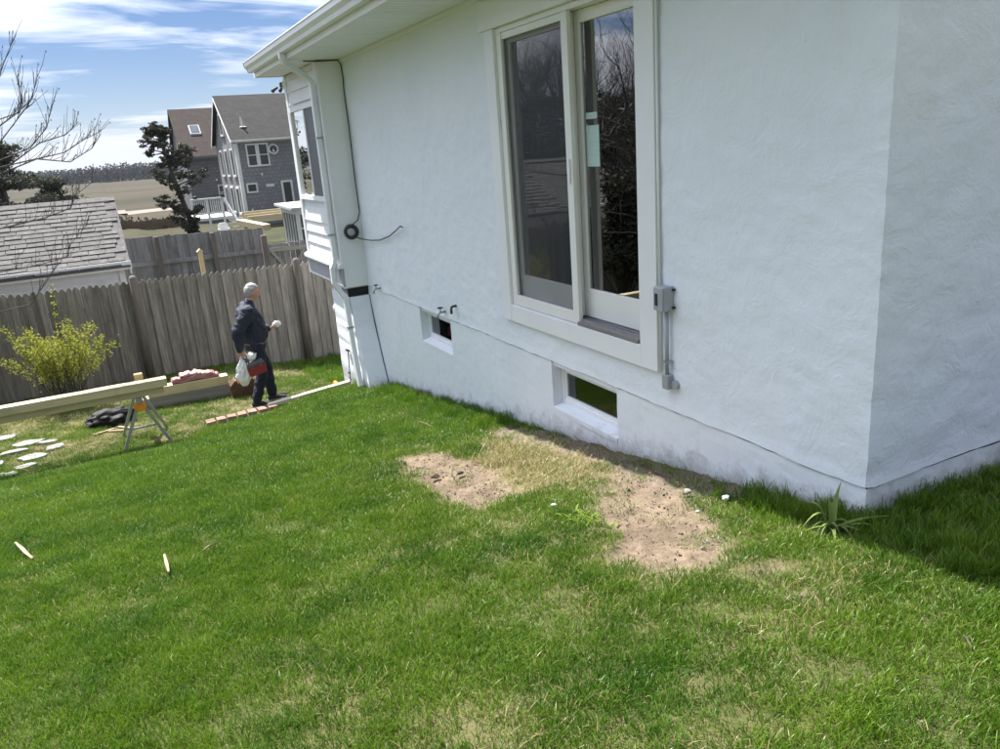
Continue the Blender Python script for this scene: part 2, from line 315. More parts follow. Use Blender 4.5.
# ground: thatchy soil under the lawn, sandy fill where it is bare, marsh far out
def ground_material():
    m, n, l, p, o = new_mat('ground')
    g = n.new('ShaderNodeNewGeometry'); v = g.outputs['Position']
    a = n.new('ShaderNodeAttribute'); a.attribute_name = 'bare'
    b = n.new('ShaderNodeAttribute'); b.attribute_name = 'straw'
    c = n.new('ShaderNodeAttribute'); c.attribute_name = 'far'
    dm = n.new('ShaderNodeAttribute'); dm.attribute_name = 'wall_soil'
    th = ramp(n, l, noise_tex(n, l, v, 30, 5, 0.7), 0.3, 0.7, (0.035, 0.050, 0.014), (0.095, 0.095, 0.036))
    st = ramp(n, l, noise_tex(n, l, v, 42, 5, 0.75), 0.3, 0.7, (0.085, 0.082, 0.034), (0.19, 0.16, 0.085))
    sd1 = ramp(n, l, noise_tex(n, l, v, 16, 6, 0.7), 0.28, 0.72, (0.090, 0.068, 0.047), (0.245, 0.190, 0.132))
    sd1 = mixrgb(n, l, ramp(n, l, noise_tex(n, l, v, 120, 3, 0.7), 0.6, 0.75), sd1, (0.30, 0.25, 0.195))
    sd1 = mixrgb(n, l, ramp(n, l, noise_tex(n, l, v, 70, 3, 0.7), 0.60, 0.72), sd1, (0.06, 0.045, 0.032))
    dk = ramp(n, l, noise_tex(n, l, v, 25, 6, 0.7), 0.3, 0.7, (0.10, 0.08, 0.062), (0.22, 0.175, 0.135))
    sd1 = mixrgb(n, l, ramp(n, l, noise_tex(n, l, v, 4.5, 5, 0.65), 0.48, 0.66, (0, 0, 0), (0.55, 0.55, 0.55)), sd1, (0.075, 0.056, 0.04))
    sd1 = mixrgb(n, l, dm.outputs['Fac'], sd1, dk)
    col = mixrgb(n, l, b.outputs['Fac'], th, st)
    col = mixrgb(n, l, a.outputs['Fac'], col, sd1)
    ms_ = ramp(n, l, noise_tex(n, l, v, 0.035, 6, 0.65, (0.3, 1.0, 1)), 0.36, 0.62, (0.022, 0.021, 0.011), (0.052, 0.042, 0.026))
    ms_ = mixrgb(n, l, ramp(n, l, noise_tex(n, l, v, 0.09, 5, 0.65, (0.4, 1.5, 1)), 0.55, 0.7), ms_, (0.030, 0.031, 0.014))
    sy_ = n.new('ShaderNodeSeparateXYZ'); l.new(v, sy_.inputs[0]); mr_ = n.new('ShaderNodeMapRange'); l.new(sy_.outputs['Y'], mr_.inputs[0]); mr_.inputs[1].default_value = 62; mr_.inputs[2].default_value = 46; mr_.clamp = True
    ol = ramp(n, l, noise_tex(n, l, v, 0.5, 6, 0.7), 0.35, 0.65, (0.024, 0.030, 0.012), (0.050, 0.050, 0.024))
    ms_ = mixrgb(n, l, mr_.outputs[0], ms_, ol)
    col = mixrgb(n, l, c.outputs['Fac'], col, ms_)
    l.new(col, p.inputs['Base Color']); p.inputs['Roughness'].default_value = 0.95; p.inputs['Specular IOR Level'].default_value = 0.15
    bump(n, l, p, noise_tex(n, l, v, 55, 6, 0.7), 0.8, 0.012)
ground_material()
pm('earth', (0.12, 0.085, 0.06), (0.07, 0.05, 0.035), 20, 0.95, 0.5, 60)
pm('twig', (0.15, 0.115, 0.08), (0.10, 0.075, 0.05), 20, 0.9)
pm('sand', (0.17, 0.152, 0.125), (0.13, 0.116, 0.092), 0.3, 0.95)

# ------------------------------------------------------------------ mesh helpers
class MB:
    def __init__(s): s.v = []; s.f = []; s.t = None
    def quad(s, a, b, c, d):
        i = len(s.v); s.v += [tuple(a), tuple(b), tuple(c), tuple(d)]; s.f.append((i, i + 1, i + 2, i + 3))
    def tri(s, a, b, c):
        i = len(s.v); s.v += [tuple(a), tuple(b), tuple(c)]; s.f.append((i, i + 1, i + 2))
    def box(s, x0, x1, y0, y1, z0, z1):
        i = len(s.v)
        s.v += [(x0, y0, z0), (x1, y0, z0), (x1, y1, z0), (x0, y1, z0), (x0, y0, z1), (x1, y0, z1), (x1, y1, z1), (x0, y1, z1)]
        s.f += [tuple(i + k for k in q) for q in ((0, 3, 2, 1), (4, 5, 6, 7), (0, 1, 5, 4), (1, 2, 6, 5), (2, 3, 7, 6), (3, 0, 4, 7))]
        return s
    def bar(s, a, b, w, h, up=(0, 0, 1)):
        """box beam from a to b, w across, h along up"""
        a = Vector(a); b = Vector(b); d = (b - a).normalized(); u = Vector(up); sd_ = d.cross(u).normalized(); u = sd_.cross(d).normalized()
        i = len(s.v)
        for e in (a, b):
            for p, q in ((-1, -1), (1, -1), (1, 1), (-1, 1)): s.v.append(tuple(e + sd_ * (p * w / 2) + u * (q * h / 2)))
        s.f += [tuple(i + k for k in q) for q in ((0, 3, 2, 1), (4, 5, 6, 7), (0, 1, 5, 4), (1, 2, 6, 5), (2, 3, 7, 6), (3, 0, 4, 7))]
        return s
    def prism(s, poly, axis, a0, a1):
        """extrude a 2D polygon along axis (0,1,2); poly in the two other axes, in order"""
        n = len(poly); i = len(s.v)
        for a in (a0, a1):
            for p in poly:
                q = list(p); q.insert(axis, a); s.v.append(tuple(q))
        s.f.append(tuple(i + k for k in range(n))[::-1]); s.f.append(tuple(i + n + k for k in range(n)))
        for k in range(n): s.f.append((i + k, i + (k + 1) % n, i + n + (k + 1) % n, i + n + k))
        return s
    def tube(s, pts, r, n=8, cap=True):
        pts = [Vector(p) for p in pts]
        if isinstance(r, (int, float)): r = [r] * len(pts)
        i0 = len(s.v); prev = None
        for k, p in enumerate(pts):
            if k == 0: d = pts[1] - p
            elif k == len(pts) - 1: d = p - pts[k - 1]
            else: d = (pts[k + 1] - p).normalized() + (p - pts[k - 1]).normalized()
            d.normalize()
            if prev is None:
                u = d.orthogonal().normalized()
            else:
                u = prev - d * prev.dot(d)
                u = u.normalized() if u.length > 1e-6 else d.orthogonal().normalized()
            prev = u; w = d.cross(u)
            for j in range(n):
                t = 2 * math.pi * j / n
                s.v.append(tuple(p + (u * math.cos(t) + w * math.sin(t)) * r[k]))
        for k in range(len(pts) - 1):
            for j in range(n):
                a = i0 + k * n + j; b = i0 + k * n + (j + 1) % n
                s.f.append((a, b, b + n, a + n))
        if cap:
            s.f.append(tuple(i0 + j for j in range(n))[::-1]); e = i0 + (len(pts) - 1) * n; s.f.append(tuple(e + j for j in range(n)))
        return s
    def torus(s, c, R, r, axis='x', n=28, m=8):
        i = len(s.v); c = Vector(c)
        for a in range(n):
            t = 2 * math.pi * a / n
            for b in range(m):
                q = 2 * math.pi * b / m; rr = R + r * math.cos(q)
                loc = (rr * math.cos(t), rr * math.sin(t), r * math.sin(q))
                v = {'x': Vector((loc[2], loc[0], loc[1])), 'y': Vector((loc[0], loc[2], loc[1])), 'z': Vector(loc)}[axis]
                s.v.append(tuple(c + v))
        for a in range(n):
            for b in range(m):
                s.f.append((i + a * m + b, i + ((a + 1) % n) * m + b, i + ((a + 1) % n) * m + (b + 1) % m, i + a * m + (b + 1) % m))
        return s
    def blob(s, c, rad, seed=0, amp=0.2, fr=2.0, sub=2):
        bm = bmesh.new(); bmesh.ops.create_icosphere(bm, subdivisions=sub, radius=1)
        i = len(s.v); c = Vector(c)
        for v in bm.verts:
            k = 1 + amp * mnoise.noise(v.co * fr + Vector((seed * 3.1, seed * 1.7, seed)))
            s.v.append((c.x + v.co.x * rad[0] * k, c.y + v.co.y * rad[1] * k, c.z + v.co.z * rad[2] * k))
        for f in bm.faces: s.f.append(tuple(i + v.index for v in f.verts))
        bm.free(); return s
    def mesh(s, name, smooth=False):
        me = bpy.data.meshes.new(name); me.from_pydata(s.v, [], s.f); me.update()
        if smooth:
            for p in me.polygons: p.use_smooth = True
        if s.t is not None:
            at = me.attributes.new('tone', 'FLOAT', 'POINT'); at.data.foreach_set('value', np.asarray(s.t, dtype=np.float32))
        return me
WL = {}
def obj(name, mesh, mat=None, parent=None, loc=None, smooth=False, bevel=0):
    if isinstance(mesh, MB): mesh = mesh.mesh(name, smooth)
    o = bpy.data.objects.new(name, mesh); COL.objects.link(o)
    if mat is not None and mesh is not None and len(mesh.materials) == 0: mesh.materials.append(MATS[mat])
    w = Vector(loc) if loc is not None else Vector((0, 0, 0))
    if parent is not None:
        o.parent = parent; o.location = w - WL[parent.name]
    else: o.location = w
    WL[o.name] = w
    if bevel:
        b = o.modifiers.new('bevel', 'BEVEL'); b.width = bevel; b.segments = 2; b.limit_method = 'ANGLE'; b.angle_limit = R_(40)
    return o
def tag(o, label=None, cat=None, group=None, kind=None):
    if label: o['label'] = label
    if cat: o['category'] = cat
    if group: o['group'] = group
    if kind: o['kind'] = kind
    return o
def thing(name, loc, label, cat, group=None):
    o = bpy.data.objects.new(name, None); COL.objects.link(o); o.location = loc; o.empty_display_size = 0.2
    WL[o.name] = Vector(loc)
    return tag(o, label, cat, group)
def nz(x, y, z=0.0): return mnoise.noise(Vector((x, y, z)))
def sstep(a, b, x):
    t = min(1, max(0, (x - a) / (b - a))); return t * t * (3 - 2 * t)

# ------------------------------------------------------------------ terrain
def gz0(x, y):
    slope = -1.45 - 0.155 * max(y, -1.0) if y < 11 else -1.45 - 0.155 * 11
    low = -3.30 - 0.03 * max(0, min(3, y - 11)) - 0.22 * sstep(1.6, 2.9, x) * sstep(10.6, 13.5, y)
    edge = sstep(0.45, 0.75, x)
    s_left = sstep(8.5, 10.5, y)
    s_right = sstep(9.90, 10.12, y)
    s = s_left * (1 - edge) + s_right * edge
    slope -= 0.15 * sstep(2.35, 1.3, x) * sstep(6.5, 9.4, y)
    z = slope * (1 - s) + low * s
    if y > 14:
        z = low - 0.012 * min(16, y - 14)
        z += -1.7 * sstep(48, 95, y)
    return z
def gz(x, y):
    z = gz0(x, y)
    d = math.hypot(x, y)
    if d < 40: z += 0.018 * nz(x * 0.9, y * 0.9, 3) + 0.008 * nz(x * 3.1, y * 3.1, 7)
    return z
DIRT1 = [(1.67, 5.33), (1.96, 5.25), (2.02, 4.78), (1.97, 4.19), (1.92, 3.88), (1.62, 3.83), (1.58, 4.14), (1.63, 4.68)]
DIRT2 = [(2.39, 3.67), (2.71, 3.85), (2.62, 3.37), (2.51, 2.98), (2.2, 2.42), (1.98, 2.34), (1.8, 2.47), (1.86, 2.78), (2.1, 3.21)]
STRAW = [(1.98, 4.62), (2.38, 5.12), (2.75, 4.83), (2.79, 4.01), (2.39, 3.66), (2.03, 3.76), (1.89, 3.83)]
BARE = [(2.50, 5.72), (2.78, 5.58), (2.86, 4.84), (2.86, 4.07), (2.86, 3.15), (2.86, 2.80), (2.52, 2.86), (2.55, 3.99), (2.44, 5.03)]
SPOTS = [(1.60, 1.75, .07), (2.19, 2.10, .13), (1.11, 1.64, .09), (1.48, 1.52, .06), (2.05, 1.85, .08), (1.25, 2.2, .07), (0.9, 1.9, .05), (1.55, 2.2, .06), (1.75, 2.05, .05), (1.30, 3.05, .07), (2.52, 2.30, .10), (0.55, 1.85, .06), (1.85, 1.45, .05)]
def sdpoly(P, X, Y):
    """signed distance (negative inside), vectorised"""
    P = np.array(P); X = np.asarray(X); Y = np.asarray(Y)
    d = np.full(X.shape, 1e9); ins = np.zeros(X.shape, bool)
    n = len(P)
    for i in range(n):
        ax, ay = P[i]; bx, by = P[(i + 1) % n]
        ex, ey = bx - ax, by - ay; L = ex * ex + ey * ey
        t = np.clip(((X - ax) * ex + (Y - ay) * ey) / L, 0, 1)
        d = np.minimum(d, np.hypot(X - ax - t * ex, Y - ay - t * ey))
        c = ((ay > Y) != (by > Y)) & (X < ex * (Y - ay) / (by - ay + 1e-12) + ax)
        ins ^= c
    return np.where(ins, -d, d)
def vs(a, b, x):
    t = np.clip((x - a) / (b - a), 0, 1); return t * t * (3 - 2 * t)
def fields(X, Y):
    """bare soil, straw and damp masks at many points"""
    X = np.asarray(X, float); Y = np.asarray(Y, float)
    nn = np.array([nz(x * 5.5, y * 5.5, 1.3) + 0.6 * nz(x * 14, y * 14, 4.3) for x, y in zip(X.ravel(), Y.ravel())]).reshape(X.shape)
    n2 = np.array([nz(x * 1.3, y * 1.3, 9.3) + 0.6 * nz(x * 3.7, y * 3.7, 2.3) for x, y in zip(X.ravel(), Y.ravel())]).reshape(X.shape)
    d1 = sdpoly(DIRT1, X, Y) + nn * 0.055 - 0.05; d2 = sdpoly(DIRT2, X, Y) + nn * 0.085 - 0.035
    ds = sdpoly(STRAW, X, Y) + nn * 0.10 - 0.05; db = sdpoly(BARE, X, Y) + nn * 0.06
    bare = np.maximum(vs(0.05, -0.06, d1), vs(0.09, -0.09, d2))
    bare = np.maximum(bare, 0.85 * vs(0.04, -0.06, db))
    sp = np.zeros_like(X)
    for x, y, r in SPOTS:
        sp = np.maximum(sp, vs(0.03, -0.03, np.hypot((X - x) * 0.75, (Y - y) * 1.1) - r * 0.55 + nn * 0.05))
    bare = np.maximum(bare, sp * 0.75)
    straw = vs(0.05, -0.08, ds)
    halo = vs(0.55, 0.0, np.minimum(np.minimum(d1, d2), ds)) * 0.6
    # thin worn turf in the right foreground and below the patches; dry turf in the lower yard
    worn = vs(0.0, 0.9, n2 + 0.5 * vs(0.2, 1.6, X) * vs(4.4, 2.6, Y) - 0.15)
    dry = vs(9.2, 10.6, Y + 0.3 * nn) * (0.45 + 0.6 * vs(-0.4, 0.5, n2))
    straw = np.maximum(np.maximum(straw, halo * (0.5 + 0.5 * np.clip(nn + 0.5, 0, 1))), np.maximum(worn * 0.6, dry * vs(14.2, 13.0, Y)))
    wall_soil = vs(0.06, -0.06, db) * vs(2.34, 2.52, X + nn * 0.09)  # separate soil tone along the wall, inside the bare strip
    return bare, straw, wall_soil
def axis(parts):
    a = []
    for lo, hi, st in parts:
        a += list(np.arange(lo, hi - 1e-6, st))
    a.append(parts[-1][1]); return a
xs = [-3000, -1500, -700, -300, -150, -80, -45, -28, -18, -12] + axis([(-8, -3, 0.5), (-3, -1, 0.1), (-1, 3.0, 0.04), (3.0, 6, 0.1), (6, 14, 0.5)]) + [18, 25, 40, 70, 130, 300, 700, 1500, 3000]
ys = [-3000, -1000, -300, -100, -40, -15, -6, -3] + axis([(-1.5, 0.6, 0.15), (0.6, 6.0, 0.04), (6.0, 9.6, 0.1), (9.6, 10.4, 0.04), (10.4, 15, 0.15), (15, 34, 1.0)]) + [38, 44, 50, 56, 64, 74, 86, 100, 130, 170, 230, 320, 450, 700, 1200, 3000]
XX, YY = np.meshgrid(xs, ys)
near = (np.abs(XX) < 9) & (YY > -2) & (YY < 15.1)
bare = np.zeros_like(XX); straw = np.zeros_like(XX); wall_soil = np.zeros_like(XX)
b_, s_, d_ = fields(XX[near], YY[near]); bare[near] = b_; straw[near] = s_; wall_soil[near] = d_
far = vs(14.4, 17, YY)
verts = []
for j in range(len(ys)):
    for i in range(len(xs)):
        x, y = xs[i], ys[j]; z = gz(x, y)
        bb = bare[j, i]
        if bb > 0.02:
            z += bb * (-0.015 + 0.030 * nz(x * 7, y * 7, 5) + 0.028 * nz(x * 15, y * 15, 8) + 0.02 * max(0, nz(x * 3, y * 3, 2)))
        verts.append((x, y, z))
nx = len(xs)
faces = [(j * nx + i, j * nx + i + 1, (j + 1) * nx + i + 1, (j + 1) * nx + i) for j in range(len(ys) - 1) for i in range(nx - 1)]
gm = bpy.data.meshes.new('ground'); gm.from_pydata(verts, [], faces); gm.update()
for p in gm.polygons: p.use_smooth = True
for nm, arr in (('bare', bare), ('straw', straw), ('far', far), ('wall_soil', wall_soil)):
    at = gm.attributes.new(nm, 'FLOAT', 'POINT'); at.data.foreach_set('value', arr.ravel().astype(np.float32))
tag(obj('ground', gm, 'ground'), 'sloping back yard lawn and marsh beyond', None, None, 'structure')
# pale sand bank in the marsh
m = MB()
for k in range(40):
    x0 = -30 + k * 3.0; w0 = 5 + 2.5 * nz(k * 0.35, 1); w1 = 5 + 2.5 * nz((k + 1) * 0.35, 1); y0 = 116 + 4 * nz(k * 0.2, 6); y1 = 116 + 4 * nz((k + 1) * 0.2, 6)
    m.quad((x0, y0 - w0, gz0(x0, y0) + 0.03), (x0 + 3, y1 - w1, gz0(x0, y0) + 0.03), (x0 + 3, y1 + w1, gz0(x0, y0) + 0.03), (x0, y0 + w0, gz0(x0, y0) + 0.03))
tag(obj('sand_bank', m, 'sand'), 'pale sand bank crossing the marsh', None, None, 'structure')

# ------------------------------------------------------------------ white house
HX, HY0, HY1, YB = 2.85, 2.17, 11.3, 9.55       # west wall plane, south wall plane, north end, start of the bump-out
BX = 2.54                                       # bump-out face
house = thing('white_house', (6.0, 6.0, -2.5), 'large white stucco house with sliding glass door and deep eaves', 'house')
def dis(p):
    x, y, z = p
    return 0.010 * mnoise.noise(Vector((x * 1.2, y * 1.2, z * 1.2))) + 0.0055 * mnoise.noise(Vector((x * 5, y * 5, z * 6))) + 0.0045 * mnoise.noise(Vector((x * 15, y * 15, z * 17)))
def lines(lo, hi, st, extra):
    a = list(np.linspace(lo, hi, max(2, int(round((hi - lo) / st)) + 1)))
    for e in extra:
        k = int(np.argmin(np.abs(np.array(a) - e))); 
        if 0 < k < len(a) - 1: a[k] = e
        elif not any(abs(e - q) < 1e-6 for q in a): a.append(e)
    return sorted(set(a))
DOOR = (3.80, 5.53, -1.27, 0.80)
BW = [(4.12, 4.98, -2.01, -1.64), (6.94, 7.76, -2.00, -1.64)]
LEDGE = -1.63; FTOP = LEDGE - 0.008
def wall_grid(us, zs, holes, place, depth_dir, depth, bottom_lip=None):
    mb = MB(); idx = {}
    def vid(i, j):
        if (i, j) not in idx:
            idx[(i, j)] = len(mb.v); mb.v.append(place(us[i], zs[j]))
        return idx[(i, j)]
    def hole(u, z): return any(h[0] < u < h[1] and h[2] < z < h[3] for h in holes)
    nu, nzs = len(us) - 1, len(zs) - 1
    solid = lambda i, j: 0 <= i < nu and 0 <= j < nzs and not hole((us[i] + us[i + 1]) / 2, (zs[j] + zs[j + 1]) / 2)
    def back(k):
        v = mb.v[k]; return (v[0] + depth_dir[0] * depth, v[1] + depth_dir[1] * depth, v[2])
    for j in range(nzs):
        for i in range(nu):
            if not solid(i, j): continue
            a, b, c, d = vid(i, j), vid(i + 1, j), vid(i + 1, j + 1), vid(i, j + 1)
            mb.f.append((a, d, c, b))
            for (p, q, ni, nj) in ((a, b, i, j - 1), (b, c, i + 1, j), (c, d, i, j + 1), (d, a, i - 1, j)):
                inside = 0 <= ni < nu and 0 <= nj < nzs
                if (inside and not solid(ni, nj)) or (not inside and nj == -1):
                    k = len(mb.v); mb.v += [back(p), back(q), mb.v[p], mb.v[q]]; mb.f.append((k + 2, k + 3, k + 1, k))
    return mb
def corner_chip(z):
    return 0.007 * mnoise.noise(Vector((1.5, 7.1, z * 6))) + 0.006 * mnoise.noise(Vector((4.5, 2.1, z * 17))) + 0.008 * max(0.0, mnoise.noise(Vector((9.5, 2.1, z * 20))))
def wplace(u, z):
    zz = z
    if abs(z - LEDGE) < 1e-6: zz = z + 0.012 * mnoise.noise(Vector((u * 2.2, 0, 5))) + 0.006 * mnoise.noise(Vector((u * 11, 0, 5)))
    d = dis((HX, u, z)); lip = 0.005 * math.exp(-((z - LEDGE) / 0.03) ** 2)
    cc_ = corner_chip(z) if abs(u - HY0) < 1e-6 else 0.0
    y = u + (dis((HX, u, z)) + cc_ if abs(u - HY0) < 1e-6 else 0); d += cc_
    return (HX + d - lip, y, zz)
us = lines(HY0, YB + 0.02, 0.035, [DOOR[0], DOOR[1], BW[0][0], BW[0][1], BW[1][0], BW[1][1]])
wz = lines(LEDGE, 1.10, 0.022, [DOOR[2], DOOR[3]])
obj('wall', wall_grid(us, wz, [DOOR], wplace, (1, 0), 0.16), 'stucco', house, smooth=True)
def fplace(u, z):
    d = dis((HX + 3, u, z)) * 0.7
    for j in (3.28, 5.94, 7.35, 8.4):
        d += 0.006 * math.exp(-((u - j - 0.01 * mnoise.noise(Vector((z * 3, j, 0)))) / 0.018) ** 2)
    y = u + (d if abs(u - HY0) < 1e-6 else 0)
    if abs(z - FTOP) < 1e-6: z = z + 0.012 * mnoise.noise(Vector((u * 2.2, 0, 5))) + 0.006 * mnoise.noise(Vector((u * 11, 0, 5))) + 0.006 * mnoise.noise(Vector((u * 7, 3, 5)))
    return (HX + 0.004 + d, y, z)
fz = lines(-3.25, FTOP, 0.04, [-2.01])
BWF = [(a, b, -2.01, FTOP + 0.05) for a, b, c, d in BW]
obj('foundation', wall_grid(us, fz, BWF, fplace, (1, 0), 0.20), 'foundation_paint', house)
# south wall and its foundation
def splace(u, z):
    d = dis((u, HY0, z)); lip = 0.005 * math.exp(-((z - LEDGE) / 0.03) ** 2)
    zz = z + (0.012 * mnoise.noise(Vector((u * 2.2, 9, 5))) if abs(z - LEDGE) < 1e-6 else 0)
    if abs(u - HX) < 1e-6:
        dd = dis((HX, HY0, z)) + corner_chip(z); return (HX + dd - lip, HY0 + dd, z if abs(z - LEDGE) > 1e-6 else wplace(HY0, LEDGE)[2])
    return (u, HY0 + d - lip, zz)
su = lines(HX, 12.0, 0.05, [])
mb = wall_grid(su, wz, [], splace, (0, 1), 0.1)
mb.f = [f[::-1] for f in mb.f]
obj('wall', mb, 'stucco', house, smooth=True)
def sfplace(u, z):
    d = dis((u, HY0 + 3, z)) * 0.7
    if abs(u - HX) < 1e-6: return fplace(HY0, z)
    if abs(z - FTOP) < 1e-6: z = z + 0.012 * mnoise.noise(Vector((u * 2.2, 9, 5))) + 0.006 * mnoise.noise(Vector((u * 7, 3, 5)))
    return (u, HY0 + 0.004 + d, z)
mb = wall_grid(su, lines(-2.6, FTOP, 0.05, []), [], sfplace, (0, 1), 0.1)
mb.f = [f[::-1] for f in mb.f]
obj('foundation', mb, 'foundation_paint', house)
for ja, jb in ((HY0 + 0.05, 4.11), (4.99, 6.93), (7.77, YB)): obj('joint', MB().box(HX + 0.018, HX + 0.026, ja, jb, LEDGE - 0.034, LEDGE + 0.03), 'joint_mortar', house)
obj('joint', MB().box(HX + 0.05, 11.9, HY0 + 0.022, HY0 + 0.03, LEDGE - 0.06, LEDGE + 0.04), 'joint_mortar', house)
# gable above the south wall, rest of the shell
RX = 7.2; RIDGE = 3.35
obj('gable', MB().prism([(HX + 0.01, 1.09), (11.5, 1.09), (RX, RIDGE - 0.18)], 1, HY0 + 0.004, HY0 + 0.12), 'stucco', house)
m = MB(); m.box(11.9, 12.0, HY0 + 0.2, HY1, -3.4, 1.06); m.box(HX + 0.1, 12, HY1 - 0.12, HY1, -3.2, 1.06)
obj('wall', m, 'stucco', house)
obj('floor', MB().box(HX + 0.14, 11.85, HY0 + 0.15, HY1 - 0.15, -1.42, -1.275), 'interior', house)
obj('partition', MB().box(6.6, 6.7, HY0 + 0.2, HY1 - 0.2, -3.3, 1.05), 'interior', house)
obj('ceiling', MB().box(HX + 0.2, 11.85, HY0 + 0.15, HY1 - 0.15, 1.062, 1.10), 'interior', house)
obj('curtain', MB().prism([(3.16 + 0.03 * math.sin(k * 1.9), 4.98 + 0.022 * k) for k in range(24)] + [(3.19 + 0.03 * math.sin(k * 1.9), 4.98 + 0.022 * k) for k in range(23, -1, -1)], 2, -1.24, 0.74), 'curtain', house)
# roof with eave, fascia, gutter, soffit boards
EX = 2.17; ROOF0, ROOF1 = HY0 - 0.32, 11.36
sl = (RIDGE - 1.22) / (RX - EX)
roof = obj('roof', MB().prism([(EX - 0.02, 1.245), (RX, RIDGE), (2 * RX - EX + 0.02, 1.245), (2 * RX - EX + 0.02, 1.20), (RX, RIDGE - 0.09), (EX - 0.02, 1.20)], 1, ROOF0, ROOF1), 'roof_white_house', house)
obj('fascia', MB().box(EX, EX + 0.025, ROOF0, ROOF1, 1.055, 1.205), 'trim_white', house)
obj('fascia', MB().prism([(EX + 0.026, 1.055), (HX, 1.055), (HX, 1.46), (EX + 0.026, 1.20)], 1, ROOF1 - 0.03, ROOF1 - 0.005), 'trim_white', house)
obj('fascia', MB().prism([(EX + 0.026, 1.055), (HX, 1.055), (HX, 1.46), (EX + 0.026, 1.20)], 1, ROOF0 + 0.005, ROOF0 + 0.03), 'trim_white', house)
# K-style gutter
gp = [(EX - 0.002, 1.115), (EX - 0.075, 1.115), (EX - 0.085, 1.15), (EX - 0.115, 1.185), (EX - 0.118, 1.225), (EX - 0.128, 1.232), (EX - 0.128, 1.245), (EX - 0.108, 1.245), (EX - 0.106, 1.19), (EX - 0.07, 1.125), (EX - 0.012, 1.125), (EX - 0.012, 1.24), (EX - 0.002, 1.24)]
gut = obj('gutter', MB().prism(gp, 1, ROOF0, 11.30), 'gutter_white', house)
obj('end_cap', MB().prism([(EX - 0.002, 1.112), (EX - 0.077, 1.112), (EX - 0.09, 1.15), (EX - 0.12, 1.185), (EX - 0.131, 1.248), (EX - 0.002, 1.248)], 1, 11.301, 11.309), 'gutter_white', gut)
sof = obj('soffit', MB().box(EX + 0.026, HX + 0.1, ROOF0 + 0.04, ROOF1 - 0.04, 1.090, 1.10), 'soffit_white', house)
y = ROOF0 + 0.045; sm = None
while y < ROOF1 - 0.14:
    if sm is None: sm = MB().prism([(0, 0.002), (0.004, 0), (0.080, 0), (0.084, 0.002), (0.084, 0.010), (0.0, 0.010)], 0, 0, HX + 0.08 - EX - 0.03).mesh('soffit_board'); sm.materials.append(MATS['soffit_white'])
    obj('soffit_board', sm, None, sof, (EX + 0.03, y, 1.062)); y += 0.1
# added band in place of the shadow gap where soffit meets wall
obj('eave_band', MB().box(HX - 0.022, HX + 0.02, HY0 + 0.02, YB, 1.028, 1.060), 'soffit_white', house)

# --- bump-out: siding, corner boards, return face, skirt
obj('bump_wall', MB().box(BX + 0.03, HX + 0.2, YB + 0.004, HY1 - 0.02, -1.60, 1.058), 'stucco', house)
obj('return_face', MB().box(BX + 0.012, HX + 0.02, YB - 0.012, YB + 0.002, -1.62, 1.056), 'trim_white', house)
obj('corner_board', MB().box(BX - 0.004, BX + 0.029, YB - 0.02, YB + 0.15, -1.31, 1.056), 'trim_white', house, bevel=0.003)
obj('corner_board', MB().box(BX - 0.004, BX + 0.029, HY1 - 0.10, HY1, -1.31, 1.056), 'trim_white', house, bevel=0.003)
zb = -1.30; ex = 0.152
while zb < 1.04:
    zt = min(zb + ex + 0.02, 1.055)
    y0, y1 = YB + 0.151, HY1 - 0.101
    if not (zb + ex > -0.55 and zb < 0.62):
        obj('siding_board', MB().prism([(BX + 0.028, zb), (BX + 0.003, zb), (BX + 0.022, zt), (BX + 0.028, zt)], 1, y0, y1), 'siding_white', house)
    zb += ex
obj('water_table', MB().prism([(BX + 0.03, -1.37), (BX - 0.05, -1.37), (BX - 0.05, -1.335), (BX - 0.012, -1.308), (BX + 0.03, -1.308)], 1, YB - 0.03, HY1 + 0.02), 'trim_white', house)
obj('skirt_board', MB().box(BX - 0.012, BX + 0.02, YB - 0.015, HY1 + 0.005, -1.60, -1.372), 'shaded_skirt', house)
obj('underside', MB().box(BX + 0.02, HX + 0.2, YB + 0.02, HY1, -1.64, -1.602), 'shaded_skirt', house)
# dark fill painted as the shade of the gap between return face and pier
v = obj('gap_shade', MB().box(BX + 0.05, HX + 0.02, YB + 0.03, YB + 0.06, -1.745, -1.622), 'dark_void', house)
for k in range(4): obj('gap_slat', MB().box(BX + 0.06, HX + 0.015, YB + 0.012, YB + 0.029, -1.735 + 0.03 * k, -1.727 + 0.03 * k), 'black_iron', v)
# battered foundation pier below it
m = MB(); PX = 2.60
n0 = 10
def pier_y(z): return YB - 0.02 - 0.40 * max(0.0, (-1.745 - z) / 1.15) ** 1.3
zz = list(np.linspace(-1.745, -3.5, 24)); ring = []
for z in zz:
    w = dis((PX, 9.5, z)) * 1.2
    ring.append([(PX + w + 0.012 * mnoise.noise(Vector((0, 3, z * 5))), pier_y(z) + w, z), (HX + 0.03, pier_y(z) + dis((3.0, 9.5, z)), z), (HX + 0.03, 10.36, z), (PX + w - 0.01, 10.38 + w, z)])
for a, b in zip(ring[:-1], ring[1:]):
    for k in range(4): m.quad(a[k], a[(k + 1) % 4], b[(k + 1) % 4], b[k])
m.quad(*ring[0][::-1])
obj('foundation_pier', m, 'foundation_paint', house)
m = MB(); m.tube([(HX - 0.004, pier_y(z) - 0.004, z) for z in np.linspace(-1.75, -2.95, 14)], 0.006, 5)
obj('crack', m, 'dark_void', house)
